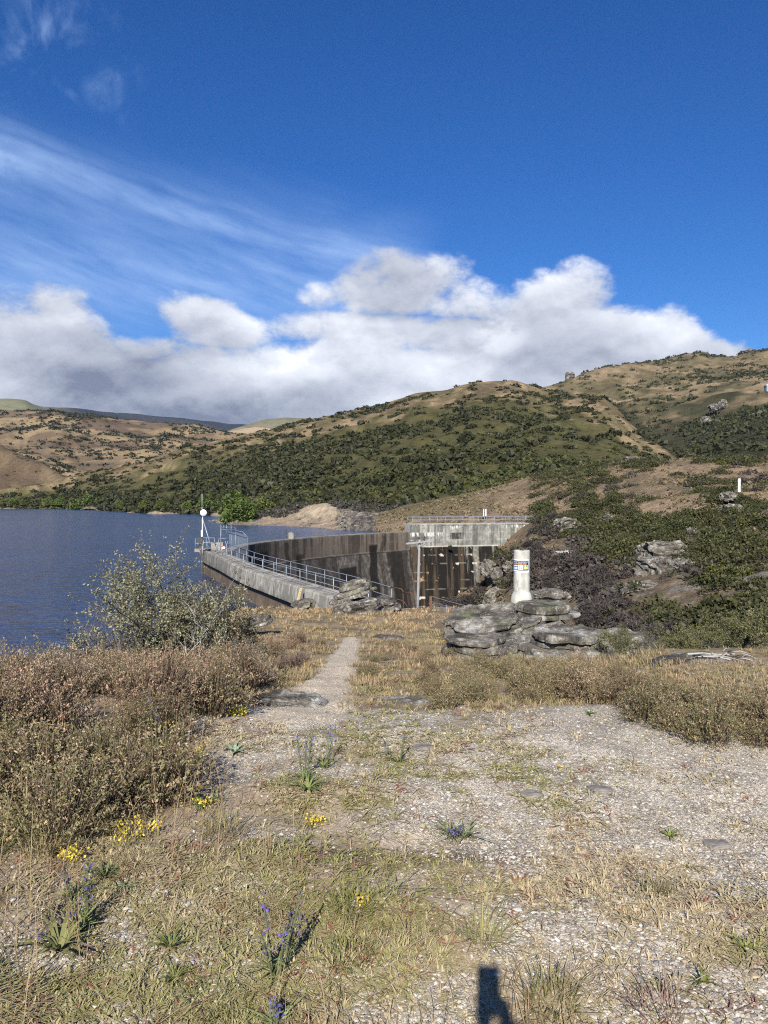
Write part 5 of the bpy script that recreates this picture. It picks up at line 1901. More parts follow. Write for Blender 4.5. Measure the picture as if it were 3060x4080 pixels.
scrub_mass('terrace_tussock', 'low dry tussocks over the grassy terrace and slope', gorge, 15000, lambda P, sx, t: np.where(t > 4, .35, .6) * (sx < 3250) * np.clip(.6 + fbm(P[:, 0] * .12, P[:, 1] * .12, 9., 3), .05, 1), .2, .5, 14, ((.105, .085, .048), (.25, .19, .115)), .5, 305, 1.0, 6.0, .8)
def dens_bl(kinds):
    def f(P, sx, t):
        a, b = proj(P)
        d = np.zeros(len(P))
        for k, x, y, rx, ry, w in _BL:
            if k in kinds:
                d = np.maximum(d, w * np.exp(-((a - x) / rx) ** 2 - ((b - y) / ry) ** 2))
        d = d * no_shrub(a, b)
        d = np.clip(d * 1.0 + .45 * fbm(P[:, 0] * .3, P[:, 1] * .3, 3., 3) - .12, 0, 1)
        return d * (b < 2760) * ~((a < 2125) & (P[:, 1] > 111) & (b < 2200)) * (sx < 3250)
    return f


scrub_mass('slope_scrub', 'low green undergrowth between the shrubs of the gorge side', gorge, 30000, dens_bl(('green', 'lime')), .55, 1.25, 90, ((.022, .028, .012), (.070, .072, .027)), .125, 308, 1.0, 8.0, .75)
scrub_mass('slope_scrub', 'low grey undergrowth between the leafless shrubs of the gorge side', gorge, 17000, dens_bl(('grey',)), .55, 1.2, 70, GREY, .17, 309, 1.0, 8.0, .75)
scrub_mass('bank_scrub', 'dark leafless scrub on the bank behind the beach', shore, 1500, lambda P, sx, t: np.clip(np.exp(-((sx - 1090) / 85) ** 2) + .35 * (sx > 1330) * (t > 3.2), 0, 1), .9, 1.9, 60, ((.035, .033, .028), (.075, .07, .055)), .22, 306, 2.6, 5.0, .9)
scrub_mass('shore_scrub', 'green scrub at the foot of the middle hill along the lake', mid_hill, 5200, lambda P, sx, t: np.where(t < 1.55, .45, .12), 1.0, 2.0, 30, ((.03, .04, .014), (.085, .09, .028)), .38, 307, 1.07, 1.9)

# --- willows along the far shore
WIL = [bush_mesh('willow_crown', 240 + i, (1, 1, 1.5), 3200, .10, ((.045, .066, .014), (.092, .125, .028)), lumps=22, lump_r=.34, wd=.42, tipcol=(.14, .17, .045)) for i in range(3)]
_tk = MB()
for k in range(5):
    a = k * 1.3
    _tk.tube([(.05 * math.cos(a), .05 * math.sin(a), -.2), (.16 * math.cos(a), .16 * math.sin(a), .4), (.4 * math.cos(a), .4 * math.sin(a), .95)], [.05, .035, .015], 5, False)
TRUNK = _tk.build('tmp', M_TWIG, col=(.07, .06, .05)).data
bpy.data.objects.remove(bpy.data.objects['tmp'])


def willow(label, sx, sy, D, wpx, hpx, i, group=None):
    D *= FAR_K
    root = empty('willow_tree', tuple(map(float, px(sx, sy, D))), label, 'tree', group)
    w, h = wpx / 2 * D / FPX, hpx * D / FPX
    c = link('crown', WIL[i % 3], root)
    c.scale = (w, w, h / 1.62)
    c.rotation_euler = (0, 0, i * 1.7)
    t = link('trunk', TRUNK, root)
    t.scale = (w * .8, w * .8, h * .7)


willow('big round bright green willow on the near shore point', 945, 2078, 212, 178, 128, 0)
willow('paler willow half behind the big round willow', 1052, 2040, 235, 110, 75, 1)
for i, (sx, sy, w, h, lb) in enumerate([(55, 2016, 54, 46, 'leftmost round willow on the far shore'), (90, 2012, 22, 28, 'slim pale willow beside the leftmost willow'), (188, 2012, 42, 42, 'willow on the far shore left of a paired willow'), (212, 2012, 24, 28, 'small willow squeezed between two on the far shore'), (240, 2012, 46, 40, 'right willow of the far shore trio'),
                                        (335, 2024, 112, 66, 'widest dark green willow on the far shore'), (478, 2022, 40, 42, 'yellowish willow right of the widest far willow'), (574, 2022, 50, 36, 'pale low willow by a sandy patch on the far shore'), (641, 2024, 56, 44, 'round willow left of the antenna mast'), (745, 2026, 44, 40, 'small willow just left of the antenna mast'), (826, 2024, 92, 58, 'wide willow behind the antenna mast')]):
    D = float(np.interp(sx, [p[0] for p in mid_foot], [p[2] for p in mid_foot])) + 4
    willow(lb, sx, sy, D, w, h, i + 2)


# ------------------------------------------------------------------ foreground plants
def blades(base, h, lean, az, w, c0, c1, curve=.6):
    """two-segment grass blades; base (n,3)"""
    n = len(base)
    dirx, diry = np.cos(az), np.sin(az)
    sx_, sy_ = -diry, dirx
    V = np.zeros((n, 6, 3))
    for j, f in enumerate((0., .55, 1.)):
        out = lean * h * (f * (1 - curve) + curve * f * f)
        up = h * f * (1 - .35 * lean * f)
        cx, cy, cz = base[:, 0] + dirx * out, base[:, 1] + diry * out, base[:, 2] + up
        ww = w * (1.0, .8, .12)[j] * .5
        V[:, 2 * j] = np.stack([cx - sx_ * ww, cy - sy_ * ww, cz], -1)
        V[:, 2 * j + 1] = np.stack([cx + sx_ * ww, cy + sy_ * ww, cz], -1)
    F = np.array([[0, 1, 3, 2], [2, 3, 5, 4]])[None] + (np.arange(n) * 6)[:, None, None]
    C = np.stack([c0, c0, (c0 + c1) / 2, (c0 + c1) / 2, c1, c1], 1)
    return V.reshape(-1, 3), F.reshape(-1, 4), C.reshape(-1, 3)


def join(parts):
    V, F, C, o = [], [], [], 0
    for v, f, c in parts:
        V.append(v)
        F.append(f + o)
        C.append(c)
        o += len(v)
    return np.concatenate(V), np.concatenate(F), np.concatenate(C)


def gp_many(n, rg, x0=-520, x1=3750, y0=2640, y1=4400):
    """random points on the knoll, even in the view near the camera"""
    sx, sy = rg.uniform(x0, x1, n), rg.uniform(y0, y1, n)
    D = np.full(n, 5.0)
    lo, hi = np.full(n, 1.2), np.full(n, 45.0)
    P = px(sx, sy, 1.0)
    d = P - np.array([0, 0, EYE])
    step = np.geomspace(1.2, 45, 110)
    hit = np.full(n, 45.0)
    done = np.zeros(n, bool)
    prev = np.full(n, 1.2)
    for s in step:
        x, y, z = d[:, 0] * s, d[:, 1] * s, EYE + d[:, 2] * s
        below = (z < h_ground(x, y)) & ~done
        hit[below] = (s + prev[below]) / 2
        done |= below
        prev[:] = s
    s = hit * rg.uniform(.985, 1.015, n)
    x, y = d[:, 0] * s, d[:, 1] * s
    return x[done], y[done], h_ground(x[done], y[done]), sx[done], sy[done]


def mixc(a, b, f):
    f = np.asarray(f)[:, None]
    return np.asarray(a) * (1 - f) + np.asarray(b) * f


def foreground_stuff():
    rg = np.random.RandomState(404)
    # --- pebbles
    x, y, z, sx, sy = gp_many(150000, rg)
    g = gravel_mask(x, y) * (1 - .75 * path_mask(x, y))
    keep = rg.rand(len(x)) < g * .8 + .12
    x, y, z = x[keep], y[keep], z[keep]
    r = np.clip(rg.lognormal(-5.72, .36, len(x)), .0018, .016) * (1 + .10 * y)
    k = rg.choice(5, len(x), p=[.34, .27, .22, .10, .07])
    A = np.array([(.48, .44, .37), (.39, .35, .29), (.37, .30, .215), (.21, .20, .185), (.58, .55, .49)])[k] * rg.uniform(.75, 1.1, (len(x), 1))
    P = np.stack([x, y, z + r * .25], -1)
    o = stones_mass('pebbles', P, r, A, A, flat=.42, seed=9)
    o['kind'] = 'stuff'
    tag(o, 'pale pebbles and gravel chips over the foreground', 'gravel')
    # --- low leafy mats and short grass
    parts = []
    x, y, z, sx, sy = gp_many(22500, rg)
    veg = 1 - gravel_mask(x, y)
    nz = fbm(x * 2.2, y * 2.2, 11., 4)
    nz2 = fbm(x * .9, y * .9, 15., 3)
    p = np.clip(veg * (.46 + .9 * nz), 0, 1) * .8 + .06 + np.clip(.55 * ss(nz, -.02, .3) * ss(1.3 - x, -.8, .8), 0, .6) + .22 * (nz > .15)
    p = p * (1 - .45 * ss(x, .5, 1.5) * ss(y, 2.8, 3.6))
    p *= np.where(path_mask(x, y) > .3, .05, 1)
    keep = rg.rand(len(x)) < p
    x, y, z, nz, nz2 = x[keep], y[keep], z[keep], nz[keep], nz2[keep]
    m = len(x)
    per = 13
    R_ = rg.uniform(.012, .038, m) * (1 + .06 * y)
    a = rg.uniform(0, 6.283, m * per)
    rr = np.repeat(R_, per) * np.sqrt(rg.rand(m * per))
    b = np.stack([np.repeat(x, per) + np.cos(a) * rr, np.repeat(y, per) + np.sin(a) * rr, np.repeat(z, per) - .003], -1)
    h = np.repeat(rg.uniform(.010, .030, m) * (1 + .06 * y), per) * rg.uniform(.5, 1.4, m * per)
    lean = rg.uniform(.5, 2.6, m * per)
    w = rg.uniform(.0028, .0075, m * per) * np.repeat(1 + .10 * y, per)
    dry = np.clip(.58 + .7 * nz2 + rg.normal(0, .22, m), 0, 1)
    f = np.clip(np.repeat(dry, per) + rg.normal(0, .18, m * per), 0, 1)
    c0 = mixc((.125, .13, .042), (.29, .235, .14), f)
    c1 = mixc((.29, .285, .095), (.48, .405, .25), f)
    red = np.repeat(rg.rand(m) < .06, per)[:, None]
    c0 = np.where(red, (.16, .075, .045), c0)
    c1 = np.where(red, (.26, .13, .08), c1)
    parts.append(blades(b, h, lean, a + rg.normal(0, .5, m * per), w, c0, c1))
    # --- dry litter lying about
    x, y, z, sx, sy = gp_many(10500, rg)
    keep = rg.rand(len(x)) < np.clip(1.1 - gravel_mask(x, y), .12, 1) * .9
    x, y, z = x[keep], y[keep], z[keep]
    m = len(x)
    b = np.stack([x, y, z + .004], -1)
    f = rg.rand(m)
    parts.append(blades(b, rg.uniform(.02, .09, m), rg.uniform(2.2, 4., m), rg.uniform(0, 6.28, m), rg.uniform(.0015, .0035, m) * (1 + .08 * y), mixc((.20, .15, .09), (.42, .34, .21), f), mixc((.26, .19, .11), (.50, .41, .26), f)))
    V, F, C = join(parts)
    o = link('ground_herbs', mesh('ground_herbs', V, F, M_LEAF, C, False))
    o['kind'] = 'stuff'
    tag(o, 'short dry grass and low green mats on the stony ground', 'ground cover')
    # --- tall dry stalks
    x, y, z, sx, sy = gp_many(4000, rg, y0=2620)
    veg = 1 - gravel_mask(x, y)
    left = (sx < 900)
    p = np.clip(veg, .10, 1) * np.where(left & (sy < 3350), .42, .22) * np.where(path_mask(x, y) > .2, 0, 1) * np.clip(.7 + fbm(x * 1.5, y * 1.5, 31., 3), .1, 1)
    keep = rg.rand(len(x)) < p
    x, y, z, left = x[keep], y[keep], z[keep], left[keep]
    per = 3
    m = len(x) * per
    b = np.stack([np.repeat(x, per) + rg.normal(0, .02, m), np.repeat(y, per) + rg.normal(0, .02, m), np.repeat(z, per)], -1)
    h = np.repeat(np.where(left, rg.uniform(.15, .48, len(x)), rg.uniform(.06, .24, len(x))), per) * rg.uniform(.6, 1.2, m)
    f = rg.rand(m)
    c0 = mixc((.15, .13, .06), (.26, .19, .11), f)
    c1 = mixc((.46, .37, .21), (.27, .16, .10), rg.rand(m) ** 1.5)
    pr = [blades(b, h, rg.uniform(.05, .85, m), rg.uniform(0, 6.28, m), rg.uniform(.0016, .0034, m) * (1 + .05 * np.repeat(y, per)), c0, c1)]
    o = link('dry_grass', mesh('dry_grass', *pr[0][:2], M_LEAF, pr[0][2], False))
    o['kind'] = 'stuff'
    tag(o, 'thin dry grass stalks standing over the foreground', 'grass')
    # --- heath on the lower ground beside the path and at the brow
    x, y, z, sx, sy = gp_many(15000, rg, 560, 3200, 2400, 2860)
    nz = fbm(x * .9, y * .9, 51., 4)
    p = np.clip(.62 + .8 * nz, .05, 1) * (1 - path_mask(x, y)) * (1 - .5 * ss(x, .4, 1.2) * ss(9 - y, 0, 1.5)) * ((y > 6.2)) * (y < 39)
    keep = (rg.rand(len(x)) < p)
    x, y, z, nz = x[keep], y[keep], z[keep], nz[keep]
    m = len(x)
    per = 15
    R_ = rg.uniform(.04, .11, m) * (.6 + .035 * y)
    a = rg.uniform(0, 6.283, m * per)
    rr = np.repeat(R_, per) * np.sqrt(rg.rand(m * per))
    b = np.stack([np.repeat(x, per) + np.cos(a) * rr, np.repeat(y, per) + np.sin(a) * rr, np.repeat(z, per) - .01], -1)
    straw = ss(y, 20, 27) * .7
    tall = np.repeat((.55 + .45 * ss(y, 7.5, 11)) * rg.uniform(.035, .11, m) * (1 + .5 * ss(y, 18, 30)) * (1 + .5 * nz), per)
    h = tall * rg.uniform(.5, 1.3, m * per)
    kind = np.repeat(np.clip(rg.rand(m) * .75 + .5 * fbm(x * 1.3, y * 1.3, 91., 3) + straw * .2, 0, 1), per)
    c0 = mixc((.13, .122, .052), (.20, .15, .09), kind)
    c1 = mixc((.24, .22, .10), (.35, .265, .16), kind)
    st_ = np.repeat(rg.rand(m) < straw + .10, per)[:, None]
    c1 = np.where(st_, np.array([.50, .39, .21]) * rg.uniform(.7, 1.1, (m * per, 1)), c1)
    c0 = np.where(st_, np.array([.22, .17, .08]), c0)
    V, F, C = blades(b, h, rg.uniform(.2, 1.0, m * per), a, rg.uniform(.004, .008, m * per) * np.repeat(.5 + .10 * y, per), c0, c1)
    o = link('heath', mesh('heath', V, F, M_LEAF, C, False))
    o['kind'] = 'stuff'
    tag(o, 'low brown heath and straw grass beside the path and at the brow', 'heath')


foreground_stuff()


# ------------------------------------------------------------------ thyme bushes
def sprig_bush(name, seed, n, h, r, cols, tip, leaf=.008, nl=11, tipamt=.4, stemcol=(.12, .085, .06)):
    rg = np.random.RandomState(seed)
    a = rg.uniform(0, 6.283, n)
    rad_ = np.sqrt(rg.rand(n))
    base = np.stack([np.cos(a) * rad_ * r * .45, np.sin(a) * rad_ * r * .45, np.zeros(n)], -1)
    lump = 1 + .30 * fbm(np.cos(a) * rad_ * 2.2 + seed, np.sin(a) * rad_ * 2.2, 0, 3)
    end = np.stack([np.cos(a) * rad_ * r, np.sin(a) * rad_ * r, h * np.sqrt(np.maximum(1.05 - rad_ ** 2, .05)) * lump * rg.uniform(.72, 1.08, n)], -1)
    end += rg.normal(0, .025 * (r / .25), (n, 3))
    side = perp(end - base, rg)
    V, F, C = [], [], []
    w = .0016
    mid = base * .45 + end * .55 + np.array([0, 0, .10 * h])
    sv = np.stack([base - side * w, base + side * w, mid - side * w, mid + side * w, end - side * w * .6, end + side * w * .6], 1)
    sf = np.array([[0, 1, 3, 2], [2, 3, 5, 4]])[None] + (np.arange(n) * 6)[:, None, None]
    V.append(sv.reshape(-1, 3))
    F.append(sf.reshape(-1, 4))
    C.append(np.tile(stemcol, (n * 6, 1)))
    o = n * 6
    f = rg.uniform(.35, 1.03, (n, nl))
    f[:, :4] = rg.uniform(.9, 1.04, (n, 4))
    B, M_, E = base[:, None], mid[:, None], end[:, None]
    ff = f[..., None]
    p = np.where(ff < .55, B + (M_ - B) * (ff / .55), M_ + (E - M_) * ((ff - .55) / .45))
    p = p + rg.normal(0, leaf * .7, p.shape)
    p = p.reshape(-1, 3)
    d = rand_dirs(len(p), rg, .7)
    v, fc = leaf_quads(p, d, perp(d, rg), leaf * rg.uniform(.6, 1.3, len(p)), leaf * .42 * rg.uniform(.6, 1.3, len(p)))
    t = np.repeat(rg.rand(n) < tipamt, nl) & (f.ravel() > .84)
    g = np.clip(np.repeat(rg.rand(n), nl) * .6 + rg.rand(len(p)) * .4, 0, 1)
    c = mixc(cols[0], cols[1], g)
    c = np.where(t[:, None], np.array(tip) * rg.uniform(.7, 1.25, (len(p), 1)), c)
    V.append(v)
    F.append(fc + o)
    C.append(np.repeat(c, 4, 0))
    return mesh(name, np.concatenate(V), np.concatenate(F), M_LEAF, np.concatenate(C), False)


TH_BROWN = [sprig_bush('thyme_bush', 500 + i, 330, .33, .27, ((.135, .112, .055), (.30, .245, .14)), (.37, .26, .175), tipamt=.5) for i in range(4)]
TH_GREEN = [sprig_bush('thyme_bush', 510 + i, 330, .30, .27, ((.115, .105, .048), (.275, .24, .125)), (.36, .255, .165), tipamt=.22) for i in range(4)]
TH_GREY = [sprig_bush('thyme_bush', 520 + i, 300, .33, .27, ((.16, .13, .105), (.30, .255, .20)), (.34, .25, .195), nl=7, tipamt=.5) for i in range(2)]


def inpoly(x, y, poly):
    r = np.zeros(len(x), bool)
    n = len(poly)
    for i in range(n):
        x1, y1 = poly[i][:2]
        x2, y2 = poly[(i + 1) % n][:2]
        c = ((y1 > y) != (y2 > y)) & (x < (x2 - x1) * (y - y1) / (y2 - y1 + 1e-12) + x1)
        r ^= c
    return r


def scatter_bushes(pix, dmin, nmax, pools, label, group, scale=(.75, 1.3), seed=1, name='thyme_bush', dmax=14):
    poly = [gp(a, b, dmax=dmax) for a, b in pix]
    rg = np.random.RandomState(seed)
    X = np.array([p[0] for p in poly])
    Y = np.array([p[1] for p in poly])
    n = 20000
    x, y = rg.uniform(X.min(), X.max(), n), rg.uniform(Y.min(), Y.max(), n)
    k = inpoly(x, y, poly)
    x, y = x[k], y[k]
    out = []
    for a, b in zip(x, y):
        dm = dmin * (.8 + .03 * b)
        if all((a - p[0]) ** 2 + (b - p[1]) ** 2 > dm * dm for p in out):
            out.append((a, b))
            if len(out) >= nmax:
                break
    nz = fbm(np.array([p[0] for p in out]) * .8, np.array([p[1] for p in out]) * .8, seed, 3)
    for (a, b), v in zip(out, nz):
        w = pools(v + rg.normal(0, .25), a, b)
        me = w[rg.randint(len(w))]
        o = link(name, me)
        s = rg.uniform(*scale)
        o.location = (a, b, float(h_ground(a, b)) - .015)
        o.rotation_euler = (rg.normal(0, .10), rg.normal(0, .10), rg.uniform(0, 6.28))
        o.scale = (s * rg.uniform(.85, 1.2), s * rg.uniform(.85, 1.2), s * rg.uniform(.8, 1.2))
        tag(o, label, 'shrub', group)
    return len(out)


_n1 = scatter_bushes([(-480, 2720), (0, 2700), (420, 2690), (900, 2700), (1000, 2740), (870, 2830), (720, 2900), (690, 2970), (800, 3090), (690, 3230), (430, 3330), (120, 3430), (-480, 3560)], .185, 240,
                     lambda v, a, b: TH_BROWN if v > .02 else (TH_GREY if v < -.42 and b > 5 else TH_GREEN), 'brown and olive thyme bush in the dense heath left of the gravel', 'thyme bushes on the left', (.8, 1.25), 11)
_n2 = scatter_bushes([(2150, 2700), (2250, 2690), (2450, 2730), (2700, 2830), (3060, 2850), (3500, 2880), (3560, 3120), (3060, 3000), (2800, 2970), (2500, 2850), (2250, 2770)], .21, 58,
                     lambda v, a, b: TH_BROWN if v > .12 else TH_GREEN, 'brown tipped thyme bush in the low hedge right of the gravel', 'thyme bushes on the right', (.66, 1.0), 12)
_n3 = scatter_bushes([(1720, 2760), (1850, 2690), (2080, 2680), (2150, 2770), (2080, 2850), (1850, 2880), (1740, 2840)], .22, 16,
                     lambda v, a, b: TH_GREEN, 'olive green thyme bush in the clump at the middle of the rim', 'thyme bushes at the rim', (.6, .95), 13)
_n4 = scatter_bushes([(980, 2560), (1290, 2560), (1200, 2780), (900, 2720)], .42, 14, lambda v, a, b: TH_BROWN if v > -.1 else TH_GREY, 'low brown heath bush left of the path', 'heath bushes left of the path', (.6, 1.1), 14, 'heath_bush', 25)
_n5 = scatter_bushes([(1480, 2560), (1800, 2600), (2150, 2640), (1800, 2740), (1400, 2760)], .42, 18, lambda v, a, b: TH_BROWN if v > .1 else TH_GREEN, 'low olive heath bush right of the path', 'heath bushes right of the path', (.4, .7), 15, 'heath_bush', 25)


# ------------------------------------------------------------------ twiggy bushes
def branch_bush(seed, h, spread, n_main, levels=3, bend=.35, thick=.014, leaves=0, leaf=.012, lcols=None, bcol=(.10, .085, .07), split=3, name='bush', wd=.5):
    rg = random.Random(seed)
    segs = []
    tips = []

    def grow(p, d, L, r, lv):
        n = 4
        pts = [p.copy()]
        q = p.copy()
        dd = d.copy()
        for i in range(n):
            dd = (dd + Vector((rg.gauss(0, bend), rg.gauss(0, bend), rg.gauss(0.03, bend * .8))) * .5).normalized()
            q = q + dd * (L / n)
            if q.z < .02:
                q.z = .02
            pts.append(q.copy())
        segs.append((pts, [r * (1 - .6 * i / n) for i in range(n + 1)], lv))
        if lv >= levels - 1:
            tips.append(pts)
        if lv < levels:
            for k in range(split + (1 if lv else 0)):
                i = rg.randint(1, n)
                ax = Vector((rg.gauss(0, 1), rg.gauss(0, 1), rg.gauss(.25, .8))).normalized()
                nd = (dd * .75 + ax * .75).normalized()
                grow(pts[i], nd, L * rg.uniform(.5, .75), r * .5, lv + 1)
    for i in range(n_main):
        a = 6.283 * i / n_main + rg.uniform(-.4, .4)
        el_ = rg.uniform(.5, 1.5)
        d = Vector((math.cos(a) * spread * math.cos(el_), math.sin(a) * spread * math.cos(el_), math.sin(el_))).normalized()
        grow(Vector((rg.gauss(0, .06), rg.gauss(0, .06), 0)), d, h * rg.uniform(.42, .62), thick * rg.uniform(.7, 1.2), 0)
    V, F = [], []
    o = 0
    for pts, rs, lv in segs:
        m = 4 if lv == 0 else 3
        mb = MB().tube(pts, rs, m, False)
        V.append(np.array([tuple(v) for v in mb.v]))
        F.append(np.array(mb.q) + o)
        o += len(V[-1])
    V, F = np.concatenate(V), np.concatenate(F)
    nz = np.random.RandomState(seed)
    C = np.array(bcol) * nz.uniform(.7, 1.3, (len(V), 1))
    bme = mesh(name + '_branches', V, F, M_TWIG, C, True)
    lme = None
    if leaves:
        k = nz.randint(len(tips), size=leaves)
        P = np.zeros((leaves, 3))
        for i in range(leaves):
            t = tips[k[i]]
            f = nz.rand() * (len(t) - 1)
            j = min(int(f), len(t) - 2)
            P[i] = t[j].lerp(t[j + 1], f - j)
        P += nz.normal(0, leaf * .9, P.shape)
        d = rand_dirs(leaves, nz, .4)
        v, f = leaf_quads(P, d, perp(d, nz), leaf * nz.uniform(.6, 1.3, leaves), leaf * wd * nz.uniform(.6, 1.3, leaves))
        g = nz.rand(leaves)
        lme = mesh(name + '_foliage', v, f, M_LEAF, np.repeat(mixc(lcols[0], lcols[1], g), 4, 0), False)
    return bme, lme


def put_bush(label, meshes, loc, rz=0., s=1., name='shrub', cat='shrub', group=None):
    b, l = meshes
    root = empty(name, loc, label, cat, group)
    root.rotation_euler = (0, 0, rz)
    root.scale = (s, s, s) if not isinstance(s, tuple) else s
    link('branches', b, root)
    if l:
        link('foliage', l, root)
    return root


_LG = ((.10, .105, .055), (.36, .36, .22))
_x, _y, _z = gp(730, 2650, dmax=20)
BD = 12.0


def gz(sx, D, sink=0.):
    x = float(px(sx, 2400, D)[0])
    return x, D, float(h_ground(x, D)) - .03 - sink


put_bush('tall twiggy bush with small grey green leaves by the lake', branch_bush(601, 1.95, .95, 14, 3, .36, .015, 21000, .019, _LG, split=4), gz(640, 9.6, .10), .3, (.92, .92, .93))
put_bush('brown twiggy bush with few leaves, right half of the lakeside thicket', branch_bush(602, 1.65, 1.0, 13, 3, .40, .014, 13000, .018, ((.07, .065, .035), (.20, .175, .11)), (.14, .115, .10)), gz(850, 9.7, .10), 1.1, (.92, .92, .90))
put_bush('second leafy grey green bush filling the back of the lakeside thicket', branch_bush(607, 1.5, 1.0, 13, 3, .40, .014, 13000, .018, ((.05, .058, .026), (.17, .175, .085)), (.13, .11, .095)), gz(745, 10.1, .10), 2.1, (.92, .92, .95))
put_bush('low grey leafless bush at the left of the lakeside thicket', branch_bush(603, 1.25, 1.15, 11, 3, .42, .011, 1800, .013, ((.07, .065, .045), (.18, .165, .11)), (.17, .15, .135)), gz(440, 9.3), .7, .95)
put_bush('pale dead branches tangled in front of the lakeside bushes', branch_bush(604, 1.15, 1.1, 6, 3, .5, .013, 0, bcol=(.36, .345, .33), split=2), gz(770, 9.1), .2)
put_bush('low tangle of pale dead twigs at the right foot of the thicket', branch_bush(605, .75, 1.4, 7, 3, .55, .009, 300, .013, ((.06, .06, .04), (.14, .13, .08)), (.27, .26, .25)), gz(930, 9.0), .9)
put_bush('sprawling dark green bush behind the heath at the lake edge', branch_bush(606, .75, 1.3, 8, 3, .45, .009, 2600, .014, ((.05, .055, .025), (.16, .165, .08))), gz(290, 9.3), .4)

# dark leafy shrubs behind the right hedge
_DG = ((.055, .058, .024), (.20, .19, .08))
_RB = [branch_bush(620 + i, .95, .95, 8, 3, .42, .010, 5200, .019, _DG, (.11, .10, .09)) for i in range(3)]
_RG = [branch_bush(626 + i, .85, 1.0, 8, 3, .48, .010, 1100, .015, ((.05, .05, .03), (.14, .13, .08)), (.17, .16, .155)) for i in range(2)]
for i, (sx, D, s, k, lb) in enumerate([(2390, 13.2, .80, 'g', 'small dark leafy shrub just right of the pale rock slab'), (2480, 12.4, 1.0, 'g', 'dark leafy shrub left of the grey twig shrub'), (2590, 12.2, 1.05, 'w', 'grey twiggy shrub with bare branches among the right shrubs'), (2700, 13.0, 1.2, 'g', 'dark shrub behind the flat slab, left of the driftwood'), (2830, 13.2, 1.25, 'w', 'twiggy dark shrub directly behind the driftwood'),
                                       (2960, 12.6, 1.45, 'g', 'tall dark green shrub behind the driftwood at the right'), (3080, 11.6, 1.5, 'g', 'big dark leafy shrub cut by the right edge of the photo'), (2540, 14.6, 1.0, 'g', 'rounded green shrub farther back on the brow'), (2780, 15.2, 1.3, 'g', 'green shrub farther back above the driftwood'), (2920, 15.5, 1.4, 'g', 'yellowish shrub farthest back at the right brow'), (3180, 13.0, 1.5, 'g', 'dark shrub outermost on the right brow'), (2440, 11.4, .6, 'w', 'low grey twig bush in front of the dark leafy shrub'), (2640, 14.8, 1.1, 'w', 'grey twiggy shrub farther back between two green ones')]):
    P_ = _RB if k == 'g' else _RG
    x, y, z = gz(sx, D)
    put_bush(lb, P_[i % len(P_)], (x, y, z), i * 1.3, s * .58)

# driftwood on the slab
dw = empty('driftwood_pile', tuple(map(float, px(2880, 2640, 9.4))), 'bleached dead branches lying on the flat rock slab at the right', 'driftwood')
_L = Vector(dw.location)
_rg = random.Random(5)


def _dp(sx, sy, D=9.9):
    return Vector(map(float, px(sx, sy, D))) - _L


for pts, r in [([(2835, 2608), (2870, 2625), (2900, 2632)], .012), ([(2862, 2630), (2890, 2612), (2915, 2594)], .014), ([(2740, 2612), (2800, 2608), (2870, 2614), (2930, 2612)], .013), ([(2760, 2618), (2830, 2616), (2900, 2624), (2960, 2640)], .010), ([(2780, 2622), (2850, 2622), (2910, 2634)], .012), ([(2880, 2600), (2890, 2590), (2930, 2588)], .006), ([(2900, 2604), (2950, 2600), (2990, 2614), (3010, 2630)], .009), ([(2930, 2622), (2960, 2610), (3000, 2622)], .007), ([(2920, 2636), (2970, 2630), (3010, 2642)], .008), ([(2905, 2640), (2925, 2622), (2935, 2600)], .007), ([(2940, 2640), (2962, 2620), (2975, 2606)], .006)]:
    MB().tube([_dp(a, b - 6, 9.9 + _rg.uniform(-.2, .2)) for a, b in pts], [r * (1 - .5 * i / len(pts)) for i in range(len(pts))], 6).build('branch', M_TWIG, dw, True, col=(.30, .285, .27))


# ------------------------------------------------------------------ single flowering plants
def rosette(seed, n, L, w, cols, up=.5):
    rg = np.random.RandomState(seed)
    a = np.arange(n) * 2.4 + rg.normal(0, .2, n)
    f = rg.rand(n)
    base = np.zeros((n, 3))
    return blades(base, L * rg.uniform(.6, 1.1, n), rg.uniform(.7, 2.0, n) / up * .5, a, np.full(n, w), mixc(cols[0], cols[1], f * .5), mixc(cols[0], cols[1], f))


